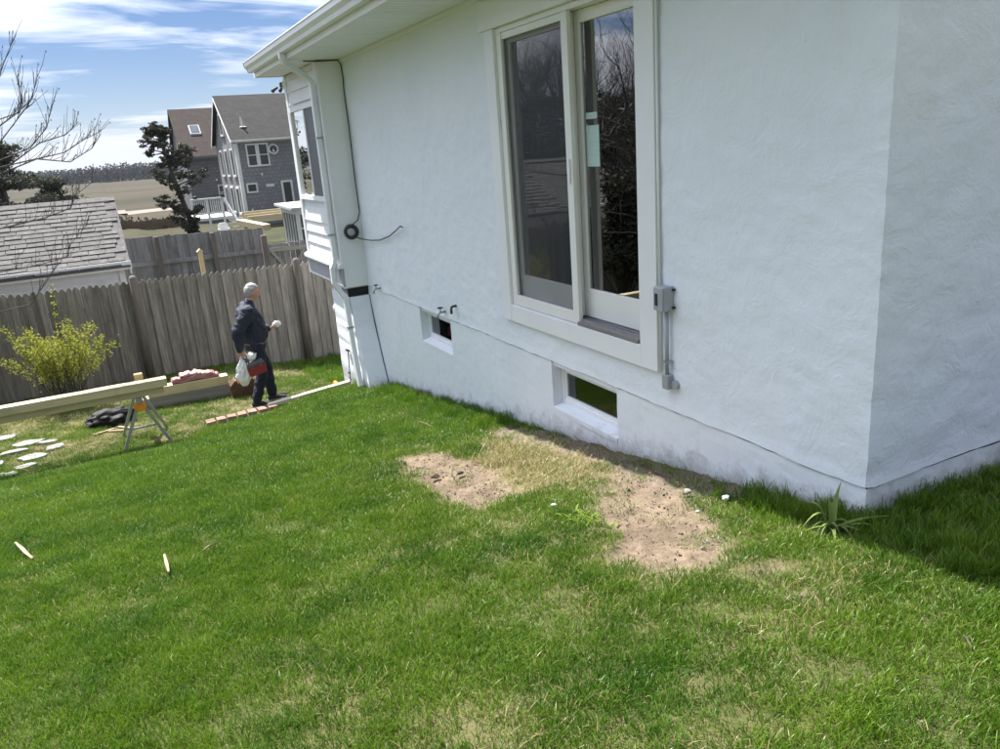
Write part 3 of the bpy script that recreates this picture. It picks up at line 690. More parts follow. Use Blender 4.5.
# --- window of the bump-out
wn_ = obj('picture_window', MB().box(BX - 0.012, BX + 0.028, 9.72, 9.80, -0.56, 0.64).box(BX - 0.012, BX + 0.028, 11.12, 11.20, -0.56, 0.64).box(BX - 0.012, BX + 0.028, 9.80, 11.12, 0.58, 0.64).box(BX - 0.02, BX + 0.028, 9.80, 11.12, -0.56, -0.50), 'trim_white', house)
obj('mullion', MB().box(BX - 0.006, BX + 0.024, 10.40, 10.45, -0.5, 0.58), 'trim_white', wn_)
obj('glass', MB().box(BX + 0.016, BX + 0.020, 10.45, 11.12, -0.5, 0.58), 'glass', wn_)
obj('glass', MB().box(BX + 0.016, BX + 0.020, 9.80, 10.40, -0.5, 0.58), 'glass', wn_)
obj('insect_screen', MB().box(BX + 0.004, BX + 0.006, 9.80, 10.40, -0.5, 0.58), 'insect_screen_far', wn_)
obj('backing', MB().box(BX + 0.024, BX + 0.0285, 9.80, 11.12, -0.5, 0.58), 'interior', wn_)
# --- downspout: gutter outlet, elbow to the corner, down, jog round the water table, down the pier
def rect_tube(path, w, d):
    mb = MB(); rings = []
    P = [Vector(p) for p in path]
    for k, p in enumerate(P):
        dr = (P[min(k + 1, len(P) - 1)] - P[max(k - 1, 0)]).normalized()
        side = Vector((0, 1, 0)); side = (side - dr * side.dot(dr)).normalized(); nrm = side.cross(dr).normalized()
        rings.append([tuple(p + side * (a * w / 2) + nrm * (b * d / 2)) for a, b in ((-1, -.7), (-.8, -1), (.8, -1), (1, -.7), (1, .7), (.8, 1), (-.8, 1), (-1, .7))])
    i0 = len(mb.v)
    for r in rings: mb.v += r
    for k in range(len(rings) - 1):
        for j in range(8):
            a = i0 + k * 8 + j; b = i0 + k * 8 + (j + 1) % 8; mb.f.append((a, b, b + 8, a + 8))
    mb.f.append(tuple(range(i0, i0 + 8))[::-1]); e = i0 + (len(rings) - 1) * 8; mb.f.append(tuple(range(e, e + 8)))
    return mb
dsp = obj('downspout', rect_tube([(EX - 0.055, 9.33, 1.118), (EX - 0.055, 9.34, 1.07), (EX - 0.035, 9.37, 1.03), (2.40, 9.58, 0.90), (2.475, 9.62, 0.85), (2.49, 9.63, 0.79), (2.49, 9.63, -1.24), (2.475, 9.63, -1.30), (2.44, 9.63, -1.36), (2.44, 9.63, -1.55), (2.50, 9.61, -1.66), (2.545, 9.58, -1.76), (2.545, 9.50, -2.4), (2.545, 9.40, -2.88)], 0.075, 0.058), 'gutter_white', house)
for z, x, yy in ((0.2, 2.49, 9.63), (-0.95, 2.49, 9.63), (-2.12, 2.545, 9.535)):
    obj('strap', MB().box(x - 0.034, x + 0.036, yy - 0.046, yy + 0.046, z - 0.012, z + 0.012), 'galv', dsp)
# --- sliding door
door = obj('sliding_door', MB().box(2.845, 2.97, 5.494, 5.528, -1.268, 0.798).box(2.845, 2.97, 3.802, 3.836, -1.268, 0.798).box(2.845, 2.97, 3.836, 5.494, 0.764, 0.798), 'vinyl_white', house)
obj('casing', MB().box(2.818, 2.862, 5.53, 5.672, -1.408, 0.80), 'trim_white', door, bevel=0.004)
obj('casing', MB().box(2.818, 2.862, 3.632, 3.80, -1.408, 0.80), 'trim_white', door, bevel=0.004)
obj('casing', MB().box(2.820, 2.862, 3.801, 5.529, -1.410, -1.272), 'trim_white', door, bevel=0.004)
obj('head_casing', MB().box(2.808, 2.862, 3.60, 5.74, 0.801, 0.998), 'trim_white', door, bevel=0.004)
sill = obj('sill', MB().box(2.824, 2.97, 3.837, 4.528, -1.270, -1.245).box(2.874, 2.97, 4.528, 5.493, -1.270, -1.245), 'sill_track', door)
for k in range(3): obj('track', MB().box(2.862 + 0.035 * k, 2.868 + 0.035 * k, 3.837, 4.528 if k == 0 else 5.493, -1.245, -1.228), 'galv', sill)
def panel(y0, y1, x0, name, stile=0.075, rail=0.20):
    p = obj(name, MB().box(x0, x0 + 0.035, y0, y0 + stile, -1.226, 0.762).box(x0, x0 + 0.035, y1 - stile, y1, -1.226, 0.762).box(x0, x0 + 0.035, y0 + stile, y1 - stile, -1.226, -1.226 + rail).box(x0, x0 + 0.035, y0 + stile, y1 - stile, 0.762 - stile, 0.762), 'vinyl_white', door, bevel=0.003)
    obj('glass', MB().box(x0 + 0.015, x0 + 0.019, y0 + stile, y1 - stile, -1.226 + rail, 0.762 - stile), 'glass', door)
    return p
panel(4.585, 5.49, 2.893, 'door_panel')
panel(3.84, 4.585 + 0.02, 2.931, 'door_panel')
scr = obj('screen_frame', MB().box(2.840, 2.872, 4.53, 4.605, -1.266, 0.762).box(2.840, 2.872, 5.445, 5.493, -1.266, 0.762).box(2.840, 2.872, 4.605, 5.445, -1.266, -1.185).box(2.850, 2.872, 4.605, 5.445, 0.715, 0.762), 'vinyl_white', door, bevel=0.003)
obj('insect_screen', MB().box(2.860, 2.862, 4.605, 5.445, -1.185, 0.715), 'insect_screen', door)
obj('handle', MB().box(2.825, 2.840, 4.552, 4.58, -0.30, -0.14), 'trim_white', door, bevel=0.004)
obj('sticker', MB().box(2.943, 2.945, 4.36, 4.505, -0.20, 0.06), 'sticker', door)
obj('sticker', MB().box(2.943, 2.945, 4.375, 4.505, 0.10, 0.14), 'sticker', door)
# --- basement windows in deep recesses with sloping sills
def basement_window(y0, y1):
    z0, z1 = -2.008, -1.640; xf = HX + 0.085; zt = z1 - 0.034; zb = z0 + 0.022; t = 0.034; q = 0.026
    w = obj('basement_window', MB().box(xf, xf + 0.05, y0 + 0.002, y0 + t, zb, zt).box(xf, xf + 0.05, y1 - t, y1 - 0.002, zb, zt).box(xf, xf + 0.05, y0 + t, y1 - t, zt - t, zt).box(xf, xf + 0.05, y0 + t, y1 - t, zb, zb + t), 'trim_white', house, bevel=0.003)
    obj('sash', MB().box(xf + 0.012, xf + 0.04, y0 + t, y0 + t + q, zb + t, zt - t).box(xf + 0.012, xf + 0.04, y1 - t - q, y1 - t, zb + t, zt - t).box(xf + 0.012, xf + 0.04, y0 + t + q, y1 - t - q, zb + t, zb + t + q).box(xf + 0.012, xf + 0.04, y0 + t + q, y1 - t - q, zt - t - q, zt - t), 'trim_white', w)
    obj('glass', MB().box(xf + 0.022, xf + 0.026, y0 + t + q, y1 - t - q, zb + t + q, zt - t - q), 'basement_glass', w)
    obj('tint_panel', MB().box(xf + 0.16, xf + 0.165, y0 - 0.25, y1 + 0.35, z0 - 0.05, z1 + 0.02), 'basement_tint', w)  # grey-teal panel added behind the glass to tint it like a reflection
    obj('sill', MB().prism([(HX - 0.002, z0 - 0.03), (HX - 0.002, z0 + 0.002), (xf - 0.001, z0 + 0.026), (xf - 0.001, z0 - 0.03)], 1, y0 + 0.004, y1 - 0.004), 'foundation_paint', w)
    obj('lintel', MB().box(HX + 0.02, HX + 0.20, y0 - 0.02, y1 + 0.02, zt + 0.001, zt + 0.05).box(HX + 0.012, HX + 0.05, y0 + 0.001, y1 - 0.001, z1 + 0.001, z1 + 0.03), 'foundation_paint', w)
for a, b, c, d in BW: basement_window(a, b)
# --- electrical disconnect, conduits, lower box
bx = obj('disconnect_box', MB().box(2.775, 2.848, 3.505, 3.60, -1.01, -0.865), 'grey_pvc', house, bevel=0.008)
obj('cover', MB().box(2.766, 2.7745, 3.510, 3.595, -1.005, -0.870), 'grey_pvc', bx, bevel=0.004)
obj('breaker_window', MB().box(2.762, 2.7655, 3.555, 3.578, -0.975, -0.905), 'black_rubber', bx)
obj('lug', MB().box(2.83, 2.846, 3.490, 3.505, -0.89, -0.878).box(2.83, 2.846, 3.490, 3.505, -0.995, -0.983), 'black_iron', bx)
obj('conduit', MB().tube([(2.832, 3.619, -1.40), (2.832, 3.619, 1.0)], 0.007, 8), 'vinyl_white', house, smooth=True)
obj('conduit', MB().tube([(2.822, 3.545, -1.40), (2.822, 3.545, -1.011)], 0.0125, 10), 'grey_pvc', house, smooth=True)
obj('strap', MB().box(2.808, 2.85, 3.515, 3.560, -1.327, -1.315), 'galv', house)
ob = obj('outlet_box', MB().box(2.80, 2.848, 3.515, 3.57, -1.49, -1.40), 'grey_pvc', house, bevel=0.006)
obj('cover', MB().tube([(2.825, 3.485, -1.455), (2.846, 3.485, -1.455)], 0.028, 14), 'grey_pvc', ob)
# --- hose bibb, wall pipe, cable, coil, floodlight
def bibb(y, z):
    b = obj('hose_bibb', MB().tube([(HX - 0.002, y, z), (HX - 0.06, y, z), (HX - 0.085, y, z - 0.02), (HX - 0.09, y, z - 0.055)], 0.012, 8), 'galv', house, smooth=True)
    obj('handle', MB().torus((HX - 0.055, y, z + 0.045), 0.024, 0.006, 'z', 14, 6).tube([(HX - 0.055, y, z), (HX - 0.055, y, z + 0.045)], 0.005, 6), 'black_iron', b)
bibb(9.05, -1.60); bibb(7.02, -1.57)
obj('elbow_pipe', MB().tube([(HX + 0.01, 6.74, -1.47), (HX - 0.035, 6.74, -1.47), (HX - 0.05, 6.74, -1.48), (HX - 0.055, 6.74, -1.50), (HX - 0.055, 6.74, -1.54)], 0.012, 10), 'black_iron', house, smooth=True)
cpts = [(2.40, 9.535, 1.05), (2.56, 9.52, 1.045), (2.80, 9.50, 1.05), (2.828, 9.49, 1.0), (2.832, 9.48, 0.85)] + [(2.832 + 0.004 * math.sin(z * 5), 9.49 + 0.012 * math.sin(z * 2.3), z) for z in np.linspace(0.7, -0.70, 13)] + [(2.80, 9.49, -0.80), (2.72, 9.505, -0.855)]
cab = obj('cable', MB().tube(cpts, 0.007, 6), 'black_rubber', house, smooth=True)
m = MB()
for k in range(6): m.torus((2.705 + 0.004 * (k % 3), 9.495 + 0.007 * k, -0.925 - 0.005 * (k % 4)), 0.066 + 0.007 * (k % 3), 0.013, 'y', 26, 7)
obj('coil', m, 'black_rubber', cab, smooth=True)
obj('cable_tail', MB().tube([(2.73, 9.49, -0.99), (2.79, 9.35, -1.02), (2.82, 9.1, -1.02), (2.82, 8.75, -0.99), (2.82, 8.4, -0.92), (2.81, 8.1, -0.83), (2.80, 7.95, -0.78), (2.79, 7.85, -0.785)], 0.007, 6), 'black_rubber', cab, smooth=True)
fl = obj('floodlight', MB().box(2.50, 2.56, 11.32, 11.40, 0.93, 0.99), 'black_iron', house, bevel=0.006)
for s_ in (-1, 1): obj('lamp_head', MB().tube([(2.50 + 0.03 * s_, 11.38, 0.93), (2.47 + 0.05 * s_, 11.42, 0.90), (2.455 + 0.05 * s_, 11.44, 0.885)], [0.014, 0.022, 0.028], 10), 'black_iron', fl)
obj('floodlight_bracket', MB().box(2.52, 2.60, 11.295, 11.33, 0.90, 1.0), 'trim_white', fl)

# ------------------------------------------------------------------ fences
def picket_mesh(w, h, t, pointed, seed):
    rr = random.Random(seed)
    if pointed: prof = [(-w / 2, 0), (w / 2, 0), (w / 2 + rr.uniform(-.003, .003), h - 0.06), (w * 0.12, h), (-w * 0.12, h - rr.uniform(0, .01)), (-w / 2, h - 0.06)]
    else: prof = [(-w / 2, 0), (w / 2, 0), (w / 2, h), (-w / 2, h - rr.uniform(0, .01))]
    me = MB().prism(prof, 1, -t / 2, t / 2).mesh('picket'); return me
def fence_run(root, x0, x1, yf, ztop, pitch, w, pointed, mat, seed, sink=0.04, lean=0.012):
    rr = random.Random(seed); meshes = {}
    x = x0; k = 0
    while x < x1:
        zt = ztop(x) + rr.uniform(-0.012, 0.012); g = gz(x, yf) - sink; h = round((zt - g) / 0.04) * 0.04
        key = (h, k % 3)
        if key not in meshes:
            meshes[key] = picket_mesh(w, h, 0.02, pointed, seed + k); meshes[key].materials.append(MATS[mat])
        o = obj('picket', meshes[key], None, root, (x, yf + (0.011 if k % 2 else -0.011) + rr.uniform(-.002, .002), zt - h))
        o.rotation_euler = (rr.uniform(-lean, lean) * 0.3, rr.uniform(-lean, lean) * 0.4, rr.uniform(-.03, .03))
        x += pitch * rr.uniform(0.98, 1.03); k += 1
FY = 14.0
fence = thing('picket_fence', (0, FY, gz(0, FY)), 'weathered grey stockade fence closing off the yard behind the lumber', 'fence')
ft = lambda x: -1.70 - 0.035 * (x + 1.5) * 0.6
fence_run(fence, -7.2, 4.6, FY, ft, 0.098, 0.1035, True, 'picket_wood', 3)
for x in (-5.0, -2.4, 0.22, 2.87, 4.55):
    g = gz(x, FY) - 0.08
    obj('post', MB().tube([(x, FY - 0.075, g), (x + 0.02, FY - 0.075, -2.6), (x + 0.03, FY - 0.075, ft(x) + 0.05), (x + 0.03, FY - 0.075, ft(x) + 0.09)], [0.072, 0.066, 0.062, 0.035], 12), 'post_wood', fence, smooth=True)
for z in (-2.05, -3.05): obj('rail', MB().bar((-7.2, FY + 0.055, z), (4.6, FY + 0.045, z - 0.12), 0.05, 0.09), 'post_wood', fence)
# side fence on the west boundary (mirrored in the door glass)
side = thing('picket_fence', (-7.3, 8, gz(-7.3, 8)), 'tall weathered side fence on the west boundary', 'fence')
rr = random.Random(11); pmesh = picket_mesh(0.14, 1.9, 0.02, True, 77); pmesh.materials.append(MATS['picket_wood'])
for k in range(52):
    yy = 5.6 + k * 0.16; o = obj('picket', pmesh, None, side, (-7.3, yy, gz(-7.3, yy) - 0.04)); o.rotation_euler = (0, rr.uniform(-.01, .01), math.pi / 2)
for z in (0.4, 1.5): obj('rail', MB().bar((-7.35, 5.6, gz(-7.3, 5.6) + z), (-7.35, 13.9, gz(-7.3, 13.9) + z), 0.05, 0.09), 'post_wood', side)
# far fence with rails on this side, and a braced gate
F2 = 20.0
fence2 = thing('plank_fence', (2, F2, gz(2, F2)), 'far grey plank fence with rail between shed and neighbouring deck', 'fence')
f2t = lambda x: -1.50 - 0.035 * (x - 0.5)
fence_run(fence2, -3.5, 3.5, F2, f2t, 0.125, 0.132, False, 'picket_wood_far', 8)
obj('rail', MB().bar((-3.5, F2 - 0.04, -2.08), (3.5, F2 - 0.04, -2.16), 0.05, 0.10), 'picket_wood_far', fence2)
obj('rail', MB().bar((-3.5, F2 - 0.04, -3.2), (3.5, F2 - 0.04, -3.3), 0.05, 0.10), 'picket_wood_far', fence2)
for x in (1.02, 2.26): obj('post', MB().box(x - 0.05, x + 0.05, F2 - 0.16, F2 - 0.066, gz(x, F2) - 0.05, f2t(x) - 0.02), 'post_wood', fence2)
pp = thing('fence_post', (1.65, 17.0, gz(1.65, 17.0)), 'short new timber post standing between the two fences', 'post')
obj('shaft', MB().box(1.60, 1.685, 16.95, 17.065, gz(1.65, 17) - 0.05, -1.70), 'new_lumber_post', pp)
obj('cap', MB().prism([(1.575, -1.70), (1.71, -1.70), (1.6425, -1.64)], 1, 16.94, 17.075), 'new_lumber_post', pp)
gate = thing('garden_gate', (4.2, 19.0, gz(4.2, 19)), 'grey board gate with crossed braces beside the sunroom', 'gate')
for k in range(14):
    x = 3.36 + k * 0.125; g = gz(x, 19)
    obj('board', MB().box(x, x + 0.117, 19.0, 19.02, g + 0.03, -1.92 - 0.02 * (k % 2)), 'picket_wood_far', gate)
for z in (-2.05, -3.3): obj('rail', MB().bar((3.36, 18.97, z), (5.1, 18.97, z - 0.06), 0.04, 0.1), 'aged_lumber', gate)
for a, b in (((3.40, 18.955, -3.25), (4.2, 18.955, -2.1)), ((4.2, 18.955, -3.25), (3.42, 18.955, -2.1)), ((4.25, 18.955, -3.25), (5.05, 18.955, -2.1)), ((5.05, 18.955, -3.25), (4.25, 18.955, -2.1))):
    obj('brace', MB().bar(a, b, 0.03, 0.07), 'aged_lumber', gate)
obj('post', MB().box(3.22, 3.345, 18.94, 19.06, gz(3.3, 19) - 0.05, -1.70), 'brown_leather' if False else 'post_wood', gate)

# ------------------------------------------------------------------ shed behind the fence
shed = thing('garden_shed', (-1.8, 16.2, gz(-1.8, 16.2)), 'white garden shed with grey shingle roof behind the stockade fence', 'shed')
SX0, SX1, SY0, SY1 = -5.2, 0.16, 15.2, 19.2; SE, SR = -1.50, -0.50; SYM = 17.2
sg = gz(-1.8, 16.2) - 0.1
for k in range(11):
    z0 = sg + k * 0.19
    if z0 > SE - 0.08: break
    obj('siding_board', MB().prism([(SY0 + 0.02, z0), (SY0 - 0.012, z0), (SY0 + 0.006, min(z0 + 0.195, SE - 0.05)), (SY0 + 0.02, min(z0 + 0.195, SE - 0.05))], 0, SX0, SX1), 'shed_paint', shed)
obj('wall', MB().prism([(SY0 + 0.021, sg), (SY1, sg), (SY1, SE), (SYM, SR - 0.06), (SY0 + 0.021, SE)], 0, SX1 - 0.06, SX1 - 0.002), 'shed_paint', shed)
obj('wall', MB().prism([(SY0 + 0.021, sg), (SY1, sg), (SY1, SE), (SYM, SR - 0.06), (SY0 + 0.021, SE)], 0, SX0, SX0 + 0.06), 'shed_paint', shed)
obj('wall', MB().box(SX0 + 0.061, SX1 - 0.061, SY1 - 0.05, SY1, sg, SE), 'shed_paint', shed)
obj('corner_board', MB().box(SX1 - 0.08, SX1 + 0.012, SY0 - 0.03, SY0 + 0.06, sg, SE - 0.03), 'shed_trim', shed)
obj('fascia', MB().box(SX0 - 0.15, SX1 + 0.14, SY0 - 0.16, SY0 - 0.135, SE - 0.16, SE - 0.015), 'shed_trim', shed)
obj('soffit', MB().box(SX0 - 0.15, SX1 + 0.10, SY0 - 0.134, SY0 - 0.013, SE - 0.10, SE - 0.08), 'shed_trim', shed)
ang = math.atan2(SR - SE, SYM - SY0)
RL = (SYM - SY0 + 0.18) / math.cos(ang)
u = Vector((0, math.cos(ang), math.sin(ang))); nrm = Vector((0, -math.sin(ang), math.cos(ang)))
E0 = Vector((0, SY0 - 0.18, SE - 0.18 * math.tan(ang)))
roof_s = obj('roof', MB().prism([(E0.y, E0.z), (SYM, E0.z + RL * math.sin(ang)), (SY1 + 0.18, E0.z), (SY1 + 0.18, E0.z - 0.03), (SYM, E0.z + RL * math.sin(ang) - 0.04), (E0.y, E0.z - 0.03)], 0, SX0 - 0.16, SX1 + 0.12), 'shed_shingle', shed)
for sgn in (0,): obj('rake_board', MB().prism([(E0.y, E0.z - 0.035), (SYM, E0.z + RL * math.sin(ang) - 0.045), (SY1 + 0.18, E0.z - 0.035), (SY1 + 0.18, E0.z - 0.15), (SYM, E0.z + RL * math.sin(ang) - 0.17), (E0.y, E0.z - 0.15)], 0, SX1 + 0.10, SX1 + 0.125), 'shed_trim', shed)
shm = []
for q in range(3):
    w = (0.30, 0.27, 0.33)[q]; t = 0.012 + 0.006 * (q == 1)
    mb = MB(); L = 0.19
    c = [Vector((0, 0, 0)), Vector((w - 0.012, 0, 0))]
    up0 = u * 0; pts = [c[0], c[1], c[1] + u * L, c[0] + u * L]
    top = [c[0] + nrm * (t + 0.008), c[1] + nrm * (t + 0.008), c[1] + u * L + nrm * 0.004, c[0] + u * L + nrm * 0.004]
    i = 0; mb.v = [tuple(p) for p in pts] + [tuple(p) for p in top]; mb.f = [(4, 5, 6, 7), (0, 1, 5, 4), (1, 2, 6, 5), (2, 3, 7, 6), (3, 0, 4, 7)]
    me = mb.mesh('shingle'); me.materials.append(MATS['shed_shingle']); shm.append((me, w))
rr = random.Random(5); row = 0; s = 0.0; cnt = 0
while s < RL - 0.1:
    x = SX1 + 0.12 - rr.uniform(0.0, 0.2)
    first = True
    while x > -3.2:
        me, w = shm[rr.randrange(3)]
        if cnt < 300:
            p = E0 + u * (s + rr.uniform(-0.012, 0.012)) + nrm * 0.002
            obj('shingle', me, None, roof_s, (x - w, p.y, p.z)); cnt += 1
        x -= w
    s += 0.152; row += 1
zrc = E0.z + RL * math.sin(ang)
obj('ridge_cap', MB().prism([(SYM - 0.13, zrc - 0.035), (SYM, zrc + 0.03), (SYM + 0.13, zrc - 0.035), (SYM + 0.13, zrc - 0.05), (SYM, zrc + 0.012), (SYM - 0.13, zrc - 0.05)], 0, SX0 - 0.16, SX1 + 0.12), 'shed_shingle', shed)

# ------------------------------------------------------------------ neighbouring houses
def window_unit(parent, x0, x1, z0, z1, yp, mullions=1, rails=1, name='window'):
    t = 0.09
    w = obj(name, MB().box(x0, x0 + t, yp - 0.06, yp - 0.002, z0, z1).box(x1 - t, x1, yp - 0.06, yp - 0.002, z0, z1).box(x0 + t, x1 - t, yp - 0.06, yp - 0.002, z1 - t, z1).box(x0 + t, x1 - t, yp - 0.06, yp - 0.002, z0, z0 + t), 'house_trim', parent)
    obj('pane', MB().box(x0 + t, x1 - t, yp - 0.03, yp - 0.003, z0 + t, z1 - t), 'far_glass', w)
    for k in range(mullions):
        xm = x0 + (x1 - x0) * (k + 1) / (mullions + 1); obj('mullion', MB().box(xm - 0.11, xm + 0.11, yp - 0.055, yp - 0.031, z0 + t, z1 - t), 'house_trim', w)
    for k in range(rails):
        zm = z0 + (z1 - z0) * (k + 1) / (rails + 1); obj('rail', MB().box(x0 + t, x1 - t, yp - 0.05, yp - 0.0315, zm - 0.025, zm + 0.025), 'house_trim', w)
    return w
def side_window(parent, y0, y1, z0, z1, xp):
    t = 0.12
    w = obj('window', MB().box(xp - 0.07, xp - 0.002, y0, y0 + t, z0, z1).box(xp - 0.07, xp - 0.002, y1 - t, y1, z0, z1).box(xp - 0.07, xp - 0.002, y0 + t, y1 - t, z1 - t, z1).box(xp - 0.09, xp - 0.002, y0 + t, y1 - t, z0, z0 + t), 'house_trim', parent)
    obj('pane', MB().box(xp - 0.03, xp - 0.003, y0 + t, y1 - t, z0 + t, z1 - t), 'far_glass', w)
def gable_house(root, x0, x1, y0, y1, zg, ze, zr, wall, roofm, ov=0.3):
    ym = (y0 + y1) / 2
    obj('wall', MB().box(x0, x1, y0, y0 + 0.15, zg, ze), wall, root)
    obj('wall', MB().prism([(y0 + 0.151, zg), (y1, zg), (y1, ze), (ym, zr - 0.12), (y0 + 0.151, ze)], 0, x0, x0 + 0.15), wall, root)
    obj('wall', MB().prism([(y0 + 0.151, zg), (y1, zg), (y1, ze), (ym, zr - 0.12), (y0 + 0.151, ze)], 0, x1 - 0.15, x1), wall, root)
    obj('wall', MB().box(x0 + 0.151, x1 - 0.151, y1 - 0.15, y1, zg, ze), wall, root)
    sl_ = (zr - ze) / (ym - y0); zo = ze - ov * sl_
    return obj('roof', MB().prism([(y0 - ov, zo), (ym, zr), (y1 + ov, zo), (y1 + ov, zo - 0.12), (ym, zr - 0.14), (y0 - ov, zo - 0.12)], 0, x0 - 0.25, x1 + 0.25), roofm, root)
G = gz(9, 50) - 0.1
gh = thing('shingled_house', (10.5, 50, G), 'tall grey shingled house with twin white window and round window', 'house')
r1 = gable_house(gh, 7.85, 15.2, 50, 58, G, 1.45, 4.05, 'grey_shingle', 'asphalt_roof')
sl_ = 2.6 / 4
obj('eave_band', MB().box(7.87, 15.2, 49.94, 49.998, 1.06, 1.36), 'house_trim', gh)
obj('gutter', MB().box(7.6, 15.4, 49.58, 49.69, 1.12, 1.24), 'house_trim', gh)
obj('corner_board', MB().box(7.80, 7.99, 49.93, 49.998, G, 1.05), 'house_trim', gh)
obj('corner_board', MB().box(7.79, 7.848, 49.999, 50.20, G, 1.05), 'house_trim', gh)
obj('rake_board', MB().prism([(49.68, 1.16), (54, 3.95), (58.3, 1.16), (58.3, 0.96), (54, 3.74), (49.68, 0.96)], 0, 7.575, 7.598), 'house_trim', gh)
window_unit(gh, 8.42, 9.75, -0.36, 0.98, 50, 1, 1)
window_unit(gh, 8.12, 8.78, -1.88, -1.30, 50, 0, 0)
rw = obj('round_window', MB().torus((10.05, 49.96, 0.58), 0.27, 0.06, 'y', 24, 6), 'house_trim', gh, smooth=True)
obj('pane', MB().tube([(10.05, 49.965, 0.58), (10.05, 49.997, 0.58)], 0.26, 20), 'far_glass', rw)
obj('ornament', MB().prism([(9.97, 0.42), (10.13, 0.42), (10.05, 0.62)], 1, 49.94, 49.962), 'house_trim', rw)
dr = obj('door', MB().box(10.2, 10.32, 49.93, 49.998, -3.1, -1.30).box(10.78, 10.90, 49.93, 49.998, -3.1, -1.30).box(10.32, 10.78, 49.93, 49.998, -1.42, -1.30), 'house_trim', gh)
obj('pane', MB().box(10.33, 10.77, 49.97, 49.997, -2.7, -1.43), 'far_glass', dr)
obj('door_leaf', MB().box(10.33, 10.77, 49.96, 49.997, -3.1, -2.71), 'house_trim', dr)
obj('name_board', MB().box(9.30, 9.78, 49.95, 49.998, -1.60, -1.44), 'house_trim', gh)
for x, z in ((9.15, -0.85), (8.25, -2.9)): obj('wall_lamp', MB().blob((x, 49.93, z), (0.07, 0.07, 0.09), 1, 0.05), 'house_trim', gh)
obj('vent_pipe', MB().tube([(8.55, 50.8, 1.75), (8.55, 50.8, 2.55)], 0.06, 8), 'house_trim', r1)
obj('vent_flashing', MB().blob((8.62, 50.8, 1.98), (0.22, 0.15, 0.05), 2, 0.1), 'house_trim', r1)
side_window(gh, 53.3, 54.6, 1.6, 3.0, 7.85)
for y0 in (50.9, 53.2, 55.5):
    side_window(gh, y0, y0 + 1.2, -0.9, 0.8, 7.85); side_window(gh, y0, y0 + 1.2, -3.2, -1.5, 7.85)
bh = thing('shingled_house', (9, 62, gz(8, 62)), 'farther shingled house with brown roof and skylight behind the cedar', 'house')
r2 = gable_house(bh, 6.05, 14.0, 61, 69, gz(8, 62) - 0.3, 0.85, 4.05, 'grey_shingle_dark', 'brown_roof', 0.35)
obj('fascia', MB().box(5.8, 14.2, 60.60, 60.64, 0.40, 0.58), 'grey_shingle_dark', bh)
zz_ = lambda y: 0.85 + (y - 61) * 0.8
skl = obj('skylight', MB().prism([(62.5, zz_(62.5) + 0.02), (63.3, zz_(63.3) + 0.02), (63.3, zz_(63.3) + 0.12), (62.5, zz_(62.5) + 0.12)], 0, 6.85, 7.60), 'grey_pvc', r2)
obj('pane', MB().prism([(62.55, zz_(62.55) + 0.121), (63.25, zz_(63.25) + 0.121), (63.25, zz_(63.25) + 0.135), (62.55, zz_(62.55) + 0.135)], 0, 6.92, 7.53), 'skylight_glass', skl)
window_unit(bh, 7.9, 8.7, -2.6, -1.5, 61, 0, 1)
for x, z in ((7.9, -1.15), (7.5, -3.0)): obj('wall_lamp', MB().blob((x, 60.93, z), (0.08, 0.07, 0.08), 4, 0.05), 'house_trim', bh)
# white deck with railing and stair between the houses
deck = thing('raised_deck', (5.0, 45, gz(5, 45)), 'white railed raised deck with stair beside the grey house', 'deck')
g = gz(5, 45)
DZ = -2.75
obj('platform', MB().box(4.3, 6.5, 44.6, 48.5, DZ - 0.15, DZ), 'house_trim', deck)
for x in (4.35, 5.1, 5.85): obj('post', MB().box(x - 0.06, x + 0.06, 44.5, 44.598, g, DZ + 0.95), 'house_trim', deck)
obj('top_rail', MB().box(4.29, 5.92, 44.46, 44.62, DZ + 0.951, DZ + 1.02), 'house_trim', deck)
obj('bottom_rail', MB().box(4.42, 5.78, 44.52, 44.58, DZ + 0.18, DZ + 0.26), 'house_trim', deck)
for k in range(14):
    x = 4.47 + k * 0.1
    if abs(x - 5.1) > 0.08: obj('baluster', MB().box(x - 0.022, x + 0.022, 44.53, 44.57, DZ + 0.261, DZ + 0.95), 'house_trim', deck)
obj('stair_stringer', MB().bar((5.95, 44.5, DZ + 0.95), (6.45, 43.6, g + 0.55), 0.10, 0.14), 'house_trim', deck)
for k in range(4): obj('stair_tread', MB().box(6.0, 7.0, 44.45 - 0.28 * k, 44.70 - 0.28 * k, DZ - 0.2 * (k + 1), DZ - 0.2 * (k + 1) + 0.04), 'aged_lumber', deck)
for k in range(2): obj('planter', MB().blob((4.55 + k * 1.35, 44.54, DZ + 1.10), (0.12, 0.1, 0.09), k, 0.25), 'black_plastic', deck)
ch = thing('lawn_chair', (5.35, 41.5, gz(5.35, 41.5)), 'white plastic lawn chair in front of the deck stair', 'chair')
g = gz(5.35, 41.5)
obj('seat', MB().box(5.08, 5.60, 41.25, 41.75, g + 0.40, g + 0.44), 'white_plastic', ch, bevel=0.02)
obj('backrest', MB().prism([(5.06, g + 0.44), (5.62, g + 0.44), (5.60, g + 0.80), (5.48, g + 0.92), (5.20, g + 0.92), (5.08, g + 0.80)], 1, 41.72, 41.77), 'white_plastic', ch, bevel=0.015)
for x in (5.1, 5.56):
    for y in (41.28, 41.7): obj('leg', MB().bar((x, y, g), (x, y, g + 0.40), 0.05, 0.05, (1, 0, 0)), 'white_plastic', ch)
    obj('armrest', MB().box(x - 0.03, x + 0.03, 41.25, 41.72, g + 0.62, g + 0.65), 'white_plastic', ch)
